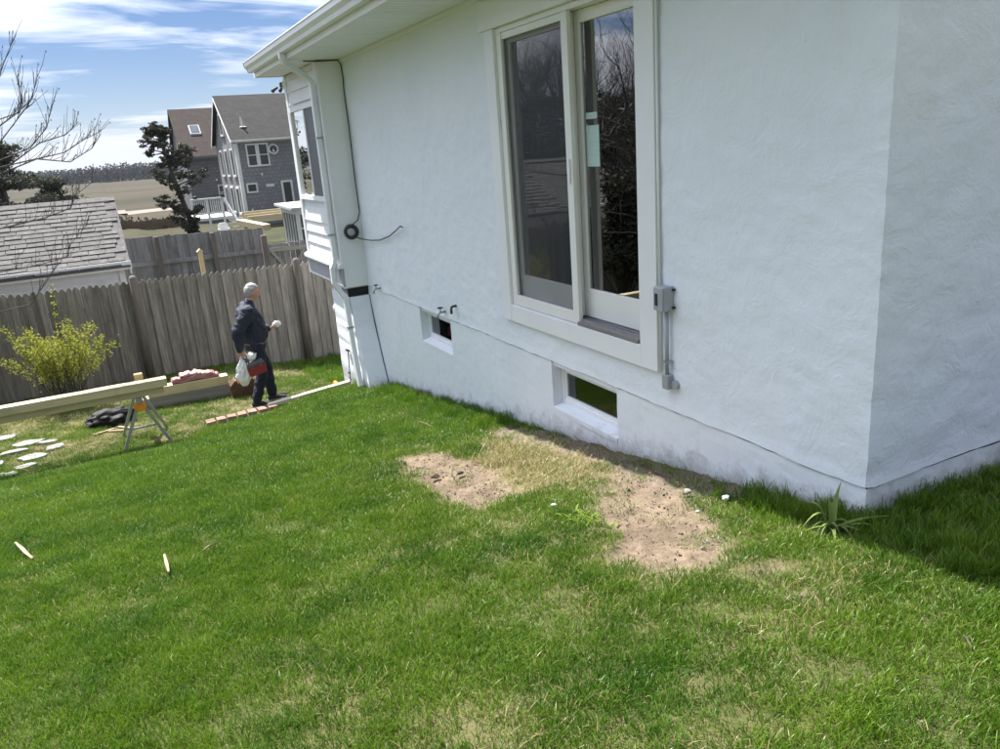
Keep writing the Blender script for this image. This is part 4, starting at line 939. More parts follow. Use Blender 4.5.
# fresh lumber of a deck under construction
nd = thing('deck_frame', (6.6, 38, gz(6.6, 38)), 'yellow new lumber deck frame under construction before the grey house', 'deck frame')
g = gz(6.6, 38)
obj('beam', MB().bar((5.35, 36.2, -2.55), (6.05, 33.8, -2.72), 0.35, 0.24), 'new_lumber', nd)
for k in range(3): obj('joist', MB().box(5.9, 9.2, 37.2 + 0.8 * k, 37.3 + 0.8 * k, -2.72 + 0.06 * k, -2.42 + 0.06 * k), 'new_lumber', nd)
for x in (5.5, 6.0, 7.6, 9.1): obj('post', MB().box(x - 0.07, x + 0.07, 35.6 + (0 if x < 6 else 1.9), 35.74 + (0 if x < 6 else 1.9), gz(x, 36) - 0.05, -2.68), 'new_lumber_post', nd)
# small sunroom
sr = thing('sunroom', (6.8, 28, gz(6.8, 28)), 'small white multi-pane sunroom with flat grey roof beside the gate', 'sunroom')
g = gz(6.8, 28)
X0, X1, Y0, Y1 = 5.95, 8.6, 27.4, 30.0; ZT = -1.72
obj('roof', MB().prism([(Y0 - 0.2, ZT), (Y1, ZT + 0.06), (Y1, ZT + 0.14), (Y0 - 0.2, ZT + 0.08)], 0, X0 - 0.2, X1 + 0.2), 'porch_roof', sr)
obj('base_wall', MB().box(X0, X1, Y0, Y0 + 0.1, g - 0.05, g + 0.72), 'house_trim', sr)
obj('base_wall', MB().box(X0, X0 + 0.1, Y0 + 0.101, Y1, g - 0.05, g + 0.72), 'house_trim', sr)
obj('header', MB().box(X0, X1, Y0, Y0 + 0.1, ZT - 0.18, ZT - 0.01), 'house_trim', sr)
obj('header', MB().box(X0, X0 + 0.1, Y0 + 0.101, Y1, ZT - 0.18, ZT - 0.01), 'house_trim', sr)
for k in range(8):
    x = X0 + 0.001 + k * 0.26
    if k < 4: obj('mullion', MB().box(x, x + (0.08 if k else 0.12), Y0 + 0.01, Y0 + 0.09, g + 0.721, ZT - 0.181), 'house_trim', sr)
obj('rail', MB().box(X0 + 0.12, X0 + 0.90, Y0 + 0.03, Y0 + 0.07, -2.40, -2.35), 'house_trim', sr)
obj('pane', MB().box(X0 + 0.12, X0 + 0.90, Y0 + 0.045, Y0 + 0.055, g + 0.722, ZT - 0.182), 'far_glass', sr)
obj('siding', MB().box(X0 + 0.90, X1, Y0 + 0.02, Y0 + 0.08, g + 0.722, ZT - 0.182), 'siding_white', sr)
for k in range(6): obj('mullion', MB().box(X0 + 0.01, X0 + 0.09, Y0 + 0.15 + k * 0.42, Y0 + 0.21 + k * 0.42, g + 0.721, ZT - 0.181), 'house_trim', sr)
obj('pane', MB().box(X0 + 0.045, X0 + 0.055, Y0 + 0.101, Y1, g + 0.722, ZT - 0.182), 'far_glass', sr)

# ------------------------------------------------------------------ trees and shrubs
def rand_unit(r):
    while True:
        v = Vector((r.uniform(-1, 1), r.uniform(-1, 1), r.uniform(-1, 1)))
        if 0.05 < v.length < 1: return v.normalized()
def leaf_cloud(mb, c, rad, n, size, r, flat=0.0, tone=None):
    for _ in range(n):
        d = rand_unit(r) * (r.random() ** 0.45)
        p = Vector((c[0] + d.x * rad[0], c[1] + d.y * rad[1], c[2] + d.z * rad[2]))
        a = rand_unit(r); a.z *= (1 - flat); a.normalize(); b = a.cross(rand_unit(r)).normalized()
        s1 = size * r.uniform(0.6, 1.3); s2 = s1 * r.uniform(0.35, 0.6)
        mb.quad(p - a * s1, p + b * s2, p + a * s1, p - b * s2)
        t = r.random() if tone is None else tone * r.uniform(0.6, 1.4)
        mb.t += [t] * 4
def cedar():
    r = random.Random(21)
    root = thing('cedar_tree', (3.05, 30, gz(3.05, 30)), 'dark ragged cedar tree leaning left in front of the shingled houses', 'tree')
    g = gz(3.05, 30) - 0.1
    tp = [(3.05, 30, g), (3.0, 30, -2.9), (2.80, 30, -2.0), (2.62, 30, -1.1), (2.45, 30, -0.2), (2.35, 30, 0.6), (2.30, 30, 1.2)]
    tr = obj('trunk', MB().tube(tp, [0.13, 0.115, 0.10, 0.085, 0.06, 0.04, 0.015], 9), 'bark', root, smooth=True)
    mb = MB(); mb.t = []
    for k in range(58):
        t = r.uniform(0.26, 1.0); f = t * 6; i = min(5, int(f)); a = Vector(tp[i]).lerp(Vector(tp[i + 1]), f - i)
        an = r.uniform(0, 2 * math.pi); wmax = 0.95 * math.sin(math.pi * min(0.97, max(0.06, (t - 0.22) / 0.80))) ** 0.6
        ln = wmax * r.uniform(0.35, 1.1)
        e = a + Vector((math.cos(an) * ln, math.sin(an) * ln, ln * r.uniform(0.05, 0.75)))
        mid = a.lerp(e, 0.5) + Vector((0, 0, -0.06))
        obj('limb', MB().tube([a, mid, e], [0.028, 0.018, 0.007], 5), 'bark', tr)
        for q in range(5):
            c = a.lerp(e, r.uniform(0.45, 1.1)) + Vector((r.uniform(-.14, .14), r.uniform(-.14, .14), r.uniform(-.06, .12)))
            leaf_cloud(mb, c, (r.uniform(.08, .19), r.uniform(.08, .19), r.uniform(.05, .11)), 60, 0.045, r)
    mb.t = mb.t[:len(mb.v)]
    tag(obj('crown', mb, 'cedar_leaf', root), None, None, None, 'stuff')
cedar()
def pine(x, y, h, spread, label, seed):
    r = random.Random(seed); g = gz(x, y) - 0.1
    root = thing('pine_tree', (x, y, g), label, 'tree', None)
    tr = obj('trunk', MB().tube([(x, y, g), (x + 0.1, y, g + h * 0.4), (x + 0.15, y, g + h * 0.75), (x + 0.1, y, g + h * 0.97)], [0.22, 0.17, 0.11, 0.03], 8), 'bark', root, smooth=True)
    mb = MB(); mb.t = []
    for k in range(42):
        t = r.uniform(0.22, 0.98); z = g + h * t; an = r.uniform(0, 2 * math.pi)
        ln = spread * (1.0 if t < 0.6 else max(0.25, 1.0 - (t - 0.6) * 1.5)) * r.uniform(0.45, 1.05)
        a = Vector((x + 0.1, y, z - 0.2)); e = a + Vector((math.cos(an) * ln, math.sin(an) * ln, ln * r.uniform(0.0, 0.3)))
        obj('limb', MB().tube([a, a.lerp(e, .5) + Vector((0, 0, .08)), e], [0.05, 0.035, 0.012], 5), 'bark', tr)
        for q in range(5):
            c = a.lerp(e, r.uniform(0.4, 1.08)) + Vector((r.uniform(-.3, .3), r.uniform(-.3, .3), r.uniform(-.1, .25)))
            leaf_cloud(mb, c, (r.uniform(.3, .6), r.uniform(.3, .6), r.uniform(.12, .26)), 60, 0.09, r)
    tag(obj('crown', mb, 'pine_leaf', root), None, None, None, 'stuff')
pine(-4.1, 45, 5.6, 2.3, 'broad dark pine tree behind the shed roof at the left edge', 31)
pine(-2.6, 52, 3.6, 1.6, 'lower dark pine tree right of the broad pine behind the shed', 32)
pine(-13.5, 27.5, 5.2, 2.2, 'dark pine tree west of the yard mirrored in the door glass', 33)
pine(-15.0, 35, 5.6, 2.6, 'tall dark pine tree far west mirrored in the window', 34)
pine(-12.0, 33, 5.0, 2.4, 'dark pine tree at the marsh edge mirrored in the window', 35)
def bare_tree(x, y, h, label, seed, explicit=None, depth=5, n0=7):
    r = random.Random(seed); g = gz(x, y) - 0.08
    root = thing('bare_tree', (x, y, g), label, 'tree')
    z1 = g + h * 0.28
    tr = MB().tube([(x, y, g), (x + .03, y - .02, g + h * .12), (x + 0.02, y, z1), (x + .05, y, g + h * 0.5)], [0.17, 0.14, 0.12, 0.07], 10)
    trunk = obj('trunk', tr, 'bark_grey', root, smooth=True)
    mb = MB()
    def grow(p, d, ln, rad, lv):
        pts = [p]; q = p.copy(); dd = d.copy(); ns = 3
        for k in range(ns):
            dd = (dd + rand_unit(r) * 0.22 + Vector((0, 0, 0.07))).normalized(); q = q + dd * (ln / ns); pts.append(q.copy())
        mb.tube(pts, [rad * (1 - 0.45 * k / ns) for k in range(ns + 1)], 5 if lv < 2 else 4, cap=False)
        if lv >= depth: return
        kids = 3 if lv < 3 else 2
        for k in range(kids + (r.random() < .4)):
            s_ = pts[r.choice((1, 2, 3, 3))]
            nd_ = (dd + rand_unit(r) * 0.85 + Vector((0, 0, 0.12))).normalized()
            grow(s_, nd_, ln * r.uniform(0.58, 0.8), rad * 0.55, lv + 1)
    for k in range(n0):
        an = 2 * math.pi * (k + r.uniform(-.25, .25)) / n0
        zz0 = g + h * r.uniform(0.2, 0.48)
        grow(Vector((x + .03, y, zz0)), Vector((math.cos(an), math.sin(an), r.uniform(0.3, 1.1))).normalized(), h * 0.21, 0.05, 0)
    if explicit:
        for b in explicit:
            P = [Vector(q) for q in b]
            st = Vector((x + 0.03, y, max(g + h * .2, min(g + h * .48, P[0].z - 0.9))))
            mid = st.lerp(P[0], 0.5) + Vector((0, r.uniform(-.1, .1), 0.12))
            L = [st, mid] + P; n = len(L)
            rads = [0.015 - (0.015 - 0.0035) * (k / (n - 1)) ** 0.7 for k in range(n)]
            mb.tube(L, rads, 6, cap=False)
            for k in range(1, len(P)):
                for q in range(8):
                    s_ = P[k - 1].lerp(P[k], r.random()); dd = (P[k] - P[k - 1]).normalized()
                    w = (dd * 0.6 + rand_unit(r) * 0.5 + Vector((0, 0, 0.6))).normalized(); ln = r.uniform(0.06, 0.34)
                    mb.tube([s_, s_ + w * ln * .5 + rand_unit(r) * .01, s_ + w * ln + Vector((0, 0, .02))], [0.0042, 0.0034, 0.0022], 4, cap=False)
                    if r.random() < .6: mb.blob(s_ + w * ln, (0.006, 0.006, 0.011), 1, 0, 1, 1)
    tag(obj('branches', mb, 'bark_grey', trunk), None, None, None, 'stuff')
VIS = [[(-1.17, 11.65, -0.59), (-0.66, 11.65, -0.51), (-0.34, 11.65, -0.42), (-0.26, 11.65, -0.27), (-0.03, 11.65, -0.12)],
[(-1.32, 12.0, -1.15), (-0.93, 12.0, -1.13), (-0.51, 12.0, -1.06), (-0.47, 12.0, -0.92), (-0.19, 12.0, -0.66)],
[(-0.87, 12.35, 1.18), (-0.73, 12.35, 1.44), (-0.53, 12.35, 1.77)],
[(-0.91, 11.82, 0.64), (-0.72, 11.82, 0.76), (-0.5, 11.82, 0.93), (-0.37, 11.82, 1.22)],
[(-0.98, 12.18, 0.46), (-0.62, 12.18, 0.84), (-0.52, 12.18, 0.9)],
[(-0.98, 11.65, 0.23), (-0.63, 11.65, 0.35), (-0.4, 11.65, 0.58), (-0.3, 11.65, 0.82)],
[(-1.05, 12.0, 0.07), (-0.61, 12.0, 0.22), (-0.27, 12.0, 0.28), (-0.02, 12.0, 0.42), (0.19, 12.0, 0.51)],
[(-0.63, 12.35, 0.23), (-0.24, 12.35, 0.16), (0.06, 12.35, 0.32), (0.17, 12.35, 0.45)],
[(-0.9, 11.82, 0.17), (-0.52, 11.82, 0.41), (-0.21, 11.82, 0.49), (-0.03, 11.82, 0.64)],
[(-0.68, 12.18, 0.81), (-0.63, 12.18, 0.98), (-0.61, 12.18, 1.26)],
[(-1.05, 11.65, -1.58), (-0.82, 11.65, -1.33), (-0.6, 11.65, -1.08)]]
bare_tree(-4.4, 12.2, 6.0, 'bare budding tree reaching its twigs in from the left edge', 41, VIS, 5, 7)
bare_tree(-7.2, 19.5, 8.5, 'bare leafless tree beyond the fence mirrored in the door glass', 42, None, 6, 9)
bare_tree(-8.6, 25.0, 8.5, 'farther bare leafless tree west of the shed mirrored in the door glass', 44, None, 6, 9)
bare_tree(-9.5, 15.5, 7.0, 'bare leafless tree at the west boundary mirrored in the door glass', 43, None, 5, 8)
def yew(x, y, h, rad, label, seed):
    r = random.Random(seed); g = gz(x, y)
    root = thing('added_yew', (x, y, g), label, 'shrub')
    st = MB(); lf = MB(); lf.t = []
    for k in range(46):
        an = r.uniform(0, 6.283); sp = rad * r.uniform(0.1, 1.0); t = r.uniform(0.25, 1.0)
        e = Vector((x + math.cos(an) * sp * (1.1 - 0.5 * t), y + math.sin(an) * sp * (1.1 - 0.5 * t), g + h * t))
        st.tube([Vector((x, y, g - .05)), Vector((x, y, g)).lerp(e, .5) + Vector((0, 0, .1)), e], [0.03, 0.018, 0.006], 5, cap=False)
        for q in range(4): leaf_cloud(lf, Vector((x, y, g + h * t * .6)).lerp(e, r.uniform(.4, 1.05)), (.22, .22, .18), 60, 0.045, r)
    obj('stem', st, 'bark', root); tag(obj('foliage', lf, 'pine_leaf', root), None, None, None, 'stuff')
yew(-3.35, 12.95, 2.75, 0.85, 'added unseen yew shrub by the fence darkening the door reflection', 55)  # added out of view to hide the bright shed roof in the reflection
def forsythia():
    r = random.Random(51)
    root = thing('forsythia_shrub', (-0.95, 12.9, gz(-0.95, 12.9)), 'yellow-green leafy shrub in front of the fence at left', 'shrub')
    st = MB(); lf = MB(); lf.t = []; g = gz(-0.95, 12.9) - 0.05
    for k in range(52):
        b = Vector((-0.98 + r.uniform(-.22, .22), 12.9 + r.uniform(-.15, .15), g))
        an = r.uniform(0, 2 * math.pi); sp = r.uniform(0.1, 0.88); hh = r.uniform(0.75, 1.42) * (1.08 - 0.25 * sp)
        pts = [b]
        for q in range(1, 6):
            t = q / 5; pts.append(b + Vector((math.cos(an) * sp * t ** 1.3, math.sin(an) * sp * 0.45 * t ** 1.3, hh * (t ** 0.85) - 0.12 * max(0, t - .7))))
        st.tube(pts, [0.009 - 0.0013 * q for q in range(6)], 4, cap=False)
        for q in range(2, 5):
            for w in range((8, 18, 26)[q - 2]):
                p = pts[q].lerp(pts[q + 1], r.random()) + rand_unit(r) * r.uniform(0.01, 0.09)
                leaf_cloud(lf, p, (0.045, 0.045, 0.045), 3, 0.018, r)
    # a single leafy shoot that stands above the fence top
    for sx_, hh in ((-0.84, 1.90), (-0.30, 1.10)):
        pts = [Vector((-0.95, 12.9, g)), Vector(((-0.95 + sx_) / 2, 12.9, g + hh * .5)), Vector((sx_, 12.88, g + hh))]
        st.tube(pts, [0.009, 0.006, 0.003], 4, cap=False)
        for w in range(26): leaf_cloud(lf, pts[1].lerp(pts[2], r.uniform(.3, 1)), (0.05, 0.05, 0.05), 2, 0.024, r)
    obj('stem', st, 'bark_grey', root)
    tag(obj('foliage', lf, 'forsythia_leaf', root), None, None, None, 'stuff')
forsythia()
# far wood along the marsh
def far_wood():
    r = random.Random(61); mb = MB(); mb.t = []
    x = -420
    while x < 420:
        y = 470 + r.uniform(-18, 25); h = 8.2 + 1.4 * nz(x * 0.03, 1) + r.uniform(-0.7, 1.1); w = r.uniform(2.5, 5.0); zb_ = gz0(x, y)
        tone = r.random()
        for q in range(330 if abs(x) < 110 else 50):
            d = rand_unit(r) * (r.random() ** 0.4)
            p = Vector((x + d.x * w, y + d.y * w, zb_ + h * 0.45 + d.z * h * 0.55)); a = rand_unit(r); b = a.cross(rand_unit(r)).normalized(); s1 = r.uniform(0.3, 0.75) if abs(x) < 110 else r.uniform(0.6, 1.2)
            mb.quad(p - a * s1, p + b * s1 * .7, p + a * s1, p - b * s1 * .7); mb.t += [tone * r.uniform(.5, 1.2)] * 4
        x += r.uniform(1.3, 2.6)
    tag(obj('far_wood', mb, 'wood_far'), 'dark line of distant woods across the marsh', 'woods', None, 'stuff')
far_wood()
# brown reeds at the marsh edge
def reeds():
    r = random.Random(66); mb = MB(); mb.t = []
    for k in range(14000):
        y = r.uniform(58, 108); x = r.uniform(-4, 0.30 * y)
        if nz(x * .10, y * .06, 4) + r.uniform(-.35, .35) < 0.05: continue
        if 5.5 < x < 15.6 and y < 70: continue
        g = gz0(x, y); h = r.uniform(0.08, 0.40); w = r.uniform(.04, .16); dx = r.uniform(-.3, .3)
        mb.quad((x - w, y, g), (x + w, y + .02, g), (x + w * .5 + dx, y, g + h), (x - w * .5 + dx, y, g + h)); mb.t += [r.random()] * 4
    tag(obj('reed_bed', mb, 'reed'), 'brown reed bed at the near edge of the marsh', 'reeds', None, 'stuff')
leaf_mat('reed', (0.040, 0.032, 0.024), (0.060, 0.048, 0.034), (0.07, 0.057, 0.04), 0.2, scale=0.2)
reeds()

# ------------------------------------------------------------------ yard: lumber, sawhorse, stones, bricks
def sawhorse(x, y, label, zt):
    g = min(gz(x - .3, y), gz(x + .3, y))
    root = thing('sawhorse', (x, y, gz(x, y)), label, 'sawhorse', 'folding sawhorses under the beams')
    obj('top_bar', MB().box(x - 0.035, x + 0.035, y - 0.36, y + 0.42, zt - 0.055, zt), 'metal_leg', root)
    for yy in (y - 0.30, y + 0.34):
        br = obj('bracket', MB().prism([(x - 0.055, zt - 0.058), (x + 0.055, zt - 0.058), (x + 0.07, zt - 0.10), (x + 0.045, zt - 0.15), (x - 0.045, zt - 0.15), (x - 0.07, zt - 0.10)], 1, yy - 0.05, yy + 0.05), 'orange_plastic', root, bevel=0.006)
        for sx_ in (-1, 1):
            yo = yy + (-0.05 if yy < y else 0.05); ex_ = x + sx_ * 0.27
            obj('leg', MB().bar((x + sx_ * 0.03, yy, zt - 0.09), (ex_, yo, gz(ex_, yo)), 0.035, 0.028, (0, 1, 0)), 'metal_leg', root)
    obj('brace', MB().bar((x - 0.155, y - 0.32, zt - 0.36), (x + 0.155, y - 0.32, zt - 0.36), 0.02, 0.02), 'metal_leg', root)
    return root
BZ = -2.655
sawhorse(-0.03, 10.33, 'folding metal sawhorse with orange bracket under the right beam end', BZ)
sawhorse(-2.35, 10.33, 'folding metal sawhorse under the beams beyond the left edge', BZ)
def beam(name, a, b, w, h, mat, label, cat, group):
    root = thing(name, ((a[0] + b[0]) / 2, (a[1] + b[1]) / 2, a[2]), label, cat, group)
    A = Vector(a) + Vector((0, 0, h / 2)); B = Vector(b) + Vector((0, 0, h / 2))
    obj('shaft', MB().bar(A, B, w, h), mat, root, bevel=0.005)
    d = (B - A).normalized()
    obj('end_face', MB().bar(B, B + d * 0.003, w - 0.012, h - 0.012), 'end_grain', root)
    return root
beam('lumber_beam', (-2.7, 10.10, BZ + 0.002), (0.27, 10.12, BZ + 0.002), 0.14, 0.086, 'new_lumber', 'lower long yellow beam lying across the sawhorses', 'beam', 'fresh lumber')
beam('lumber_beam', (-2.75, 10.06, BZ + 0.09), (0.315, 10.08, BZ + 0.09), 0.14, 0.10, 'new_lumber', 'upper long yellow beam lying across the sawhorses', 'beam', 'fresh lumber')
obj_b = thing('wood_block', (0.03, 10.24, BZ + 0.001), 'short yellow wood block standing behind the beams on the sawhorse', 'block')
obj('block', MB().box(-0.03, 0.07, 10.20, 10.29, BZ + 0.001, BZ + 0.25), 'new_lumber_post', obj_b, bevel=0.004)
obj('end_face', MB().box(-0.025, 0.065, 10.205, 10.285, BZ + 0.25, BZ + 0.253), 'end_grain', obj_b)
G2 = min(gz(-0.6, 11.8), gz(1.2, 11.8), gz(.3, 11.8)) 
beam('lumber_beam', (0.02, 11.83, G2), (1.22, 11.80, G2), 0.18, 0.185, 'aged_lumber', 'grey weathered timber lying on the grass under the short beam', 'beam', 'timbers stacked on the grass')
beam('lumber_beam', (0.10, 11.82, G2 + 0.187), (1.20, 11.79, G2 + 0.187), 0.17, 0.135, 'new_lumber', 'yellow beam on top of the grey timber by the man', 'beam', 'timbers stacked on the grass')
def crumple(name, c, rad, mat, label, cat, seed, amp=0.35, fr=2.5, sub=4):
    root = MB().blob(c, rad, seed, amp, fr, sub)
    o = obj(name, root, mat, None, smooth=False); return tag(o, label, cat)
# pink insulation bundle: flattened folded sheet layers
ins = thing('insulation_bundle', (0.75, 11.82, G2 + 0.324), 'crumpled pink and white plastic bundle lying on the timber stack', 'bundle')
for k in range(4):
    mb = MB(); nn_ = 26; z0 = G2 + 0.338 + 0.022 * k; L = (0.66, 0.60, 0.42, 0.30)[k]; xc = (0.76, 0.74, 0.80, 0.70)[k]
    for j in range(5):
        for i in range(nn_):
            fx = i / (nn_ - 1); ed = math.sin(math.pi * fx) ** .4
            mb.v.append((xc - L / 2 + L * fx, 11.73 + 0.05 * j + 0.015 * nz(fx * 7, k), z0 + 0.018 + (0.03 * ed if j in (1, 2, 3) else 0) + 0.030 * nz(fx * 6 + k * 3, j * .9, k) + 0.012 * nz(fx * 17, j * 1.7, k)))
    for j in range(4):
        for i in range(nn_ - 1): a = j * nn_ + i; mb.f.append((a, a + 1, a + nn_ + 1, a + nn_))
    o = obj('fold', mb, 'pink_wrap', ins, smooth=True)
    sm_ = o.modifiers.new('thick', 'SOLIDIFY'); sm_.thickness = 0.03; sm_.offset = -1
gB = gz(-0.42, 11.45)
crumple('trash_bag', (-0.42, 11.42, gB + 0.085), (0.30, 0.17, 0.13), 'black_plastic', 'black plastic bag slumped on the grass under the beams', 'bag', 3, 0.35)
for k, (x, y, a, L) in enumerate(((-0.52, 11.02, 0.3, 0.26), (-0.28, 11.05, 2.3, 0.2), (-0.36, 10.95, -0.5, 0.24))):
    g = max(gz(x - .1, y), gz(x + .1, y), gz(x, y)) + 0.012
    tag(obj('wood_offcut', MB().bar((x - math.cos(a) * L / 2, y - math.sin(a) * L / 2, g), (x + math.cos(a) * L / 2, y + math.sin(a) * L / 2, g + 0.004), 0.03, 0.02), 'wood_chip'), ('pale wood offcut left of two by the black bag', 'short pale wood offcut nearest the sawhorse legs', 'pale wood offcut lying in front of the black bag')[k], 'offcut', 'wood offcuts by the bag')
# flagstones
ST = [(-1.74, 11.75, .16, .10, 'pale flagstone farthest back at the left edge'), (-1.42, 11.27, .21, .10, 'broad pale flagstone second from the back'), (-1.17, 11.10, .12, .07, 'small pale flagstone behind the sharp one'), (-1.56, 10.98, .20, .07, 'long narrow pale flagstone in the middle left'), (-1.10, 10.80, .12, .11, 'pointed pale flagstone farthest right'), (-1.78, 10.62, .18, .11, 'pale flagstone cut by the left edge'), (-1.33, 10.60, .21, .11, 'largest pale flagstone in the middle'), (-1.38, 10.27, .18, .08, 'pale flagstone in the second row from the front'), (-1.56, 10.06, .12, .07, 'small pale flagstone nearest the lawn'), (-1.86, 11.25, .13, .08, 'pale flagstone beyond the left edge')]
for k, (x, y, a, b, lab) in enumerate(ST):
    r = random.Random(70 + k); n = r.randrange(8, 12); P = []
    for i in range(n):
        t = 2 * math.pi * (i + r.uniform(-.25, .25)) / n; q = r.uniform(0.62, 1.12); P.append((x + a * q * math.cos(t), y + b * 1.25 * q * math.sin(t)))
    mb = MB(); hs = [gz(px, py) + 0.028 for px, py in P]; z0 = sum(hs) / n
    mb.v = [(p[0], p[1], z0 - 0.05) for p in P] + [(p[0], p[1], z0 + r.uniform(-.004, .01)) for p in P]
    mb.f = [tuple(range(n, 2 * n))] + [(i, (i + 1) % n, n + (i + 1) % n, n + i) for i in range(n)]
    tag(obj('flagstone', mb, 'flagstone', bevel=0.008), lab, 'stone', 'flagstones lying loose on the grass')
# brick edging and timber
edg = thing('brick_edging', (1.1, 9.98, gz(1.1, 9.9)), 'row of pinkish bricks edging the lawn before the man', 'edging')
bm_ = MB().box(-0.055, 0.055, -0.10, 0.10, -0.05, 0.0).mesh('brick'); bm_.materials.append(MATS['brick'])
for k in range(7):
    t = k / 6.0; x = 0.72 + 0.78 * t; y = 9.93 + 0.08 * t
    o = obj('brick', bm_, None, edg, (x, y, -3.085 + 0.008 * nz(k * 2.1, 3) + 0.01 * t)); o.rotation_euler = (R_(-4) + random.uniform(-.05, .05), random.uniform(-.05, .05), random.uniform(-.06, .06))
    bv = o.modifiers.new('bevel', 'BEVEL'); bv.width = 0.006; bv.segments = 2
tm = thing('edging_timber', (2.0, 9.95, -3.0), 'long pale timber board running from the bricks to the house', 'timber')
obj('board', MB().bar((1.46, 10.06, -3.085), (2.52, 9.80, -2.915), 0.10, 0.045), 'edging_timber', tm, bevel=0.004)
tm2 = thing('edging_timber', (2.05, 10.12, -3.1), 'dark old timber lying in the grass behind the pale board', 'timber')
obj('board', MB().bar((1.72, 10.22, gz(1.72, 10.22) + 0.02), (2.5, 10.02, gz(2.5, 10.05) + 0.03), 0.09, 0.05), 'post_wood', tm2, bevel=0.004)
# pry bar on the grass, brown tool bag, black clamp against the pier, orange tool
g = gz(1.82, 11.2)
tag(obj('pry_bar', MB().tube([(1.66, 11.22, g + 0.05), (1.72, 11.22, g + 0.03), (1.92, 11.18, g + 0.02), (1.97, 11.17, g + 0.03)], [0.012, 0.014, 0.014, 0.010], 8), 'black_iron', None, smooth=True), 'dark steel pry bar lying on the grass right of the man', 'pry bar')
tb = thing('tool_bag', (1.38, 11.55, gz(1.38, 11.55)), 'brown leather tool bag on the grass behind the man', 'bag'); g = gz(1.38, 11.55)
obj('body', MB().prism([(1.20, g), (1.56, g), (1.58, g + 0.20), (1.50, g + 0.28), (1.26, g + 0.28), (1.18, g + 0.20)], 1, 11.45, 11.65), 'brown_leather', tb, bevel=0.02)
obj('handle', MB().tube([(1.28, 11.55, g + 0.27), (1.30, 11.55, g + 0.35), (1.38, 11.55, g + 0.38), (1.46, 11.55, g + 0.35), (1.48, 11.55, g + 0.27)], 0.012, 8), 'black_rubber', tb, smooth=True)
for k in range(3): obj('tool_grip', MB().tube([(1.30 + .08 * k, 11.47, g + 0.2), (1.29 + .085 * k, 11.43, g + 0.33 + .02 * k)], [0.014, 0.018], 8), 'orange_plastic', tb)
cp = thing('bar_clamp', (2.53, 9.86, gz0(2.53, 9.86)), 'black steel bar clamp leaning on the white foundation pier', 'clamp'); g = -2.93
obj('bar', MB().bar((2.535, 9.84, g), (2.565, 9.88, g + 0.43), 0.016, 0.010, (1, 0, 0)), 'black_iron', cp)
obj('jaw', MB().bar((2.572, 9.86, g + 0.425), (2.565, 9.97, g + 0.415), 0.02, 0.025), 'black_iron', cp)
obj('jaw', MB().bar((2.545, 9.85, g + 0.12), (2.54, 9.90, g + 0.12), 0.02, 0.02), 'black_iron', cp)
ot = thing('cordless_drill', (2.52, 10.60, gz(2.52, 10.60)), 'orange cordless drill on the ground by the foundation pier', 'drill'); g = gz(2.52, 10.60)
obj('battery', MB().box(2.475, 2.545, 10.54, 10.64, g, g + 0.055), 'black_rubber', ot, bevel=0.006)
obj('grip', MB().bar((2.51, 10.59, g + 0.055), (2.51, 10.59, g + 0.15), 0.035, 0.045, (1, 0, 0)), 'orange_plastic', ot, bevel=0.006)
obj('motor', MB().tube([(2.51, 10.64, g + 0.175), (2.51, 10.62, g + 0.175), (2.51, 10.54, g + 0.175), (2.51, 10.52, g + 0.175)], [0.024, 0.032, 0.032, 0.022], 12), 'orange_plastic', ot, smooth=True)
obj('chuck', MB().tube([(2.51, 10.52, g + 0.175), (2.51, 10.47, g + 0.175)], [0.018, 0.011], 10), 'black_iron', ot)
# small litter on the lawn
def chip(x, y, a, L, w, label, lift=0.035, curve=0.0, mat='wood_chip'):
    mb = MB(); n = 5; z = gz(x, y) + lift; P = []
    for k in range(n + 1):
        t = k / n - 0.5; cx = x + math.cos(a) * L * t - math.sin(a) * curve * (1 - 4 * t * t); cy = y + math.sin(a) * L * t + math.cos(a) * curve * (1 - 4 * t * t); hw = w * (0.5 - 0.25 * abs(t) * 2)
        P.append(((cx - math.sin(a) * hw, cy + math.cos(a) * hw, z + 0.008 * nz(k * .9, L * 50)), (cx + math.sin(a) * hw, cy - math.cos(a) * hw, z + 0.008 * nz(k * .9, L * 50) + .003)))
    for i, (p, q) in enumerate(P): mb.v += [p, q, (p[0], p[1], p[2] + .009), (q[0], q[1], q[2] + .009)]
    for i in range(n):
        a0, b0 = 4 * i, 4 * i + 4
        mb.f += [(a0, a0 + 1, b0 + 1, b0), (a0 + 2, b0 + 2, b0 + 3, a0 + 3), (a0, b0, b0 + 2, a0 + 2), (a0 + 1, a0 + 3, b0 + 3, b0 + 1)]
    mb.f += [(0, 2, 3, 1), (4 * n, 4 * n + 1, 4 * n + 3, 4 * n + 2)]
    tag(obj('wood_chip', mb, mat), label, 'wood chip', 'wood chips on the lawn')
chip(-0.83, 5.25, -1.23, 0.34, 0.024, 'pale wood chip farthest left on the lawn', 0.05)
chip(-0.05, 4.20, 1.60, 0.22, 0.018, 'pale upright wood chip middle of the lawn', 0.055)
chip(0.18, 4.27, 0.64, 0.11, 0.009, 'thin curved wood sliver on the lawn', 0.055, 0.012)
chip(2.20, 6.20, -1.3, 0.30, 0.010, 'long straw-coloured sliver behind the left dirt patch', 0.05, 0.01)
chip(2.15, 1.24, -2.29, 0.08, 0.0035, 'brown twig on the lawn at lower right', 0.034, 0.006, 'twig')
def scrap(x, y, s_, mat, label, seed, lift=0.02, name='paper_scrap', cat='scrap'):
    tag(obj(name, MB().blob((x, y, gz(x, y) + lift), (s_, s_ * 0.8, s_ * 0.55), seed, 0.5, 2.2, 2), mat), label, cat)
scrap(1.89, 3.36, 0.014, 'scrap_white', 'small white paper scrap beside the yellow weed', 1, 0.045)
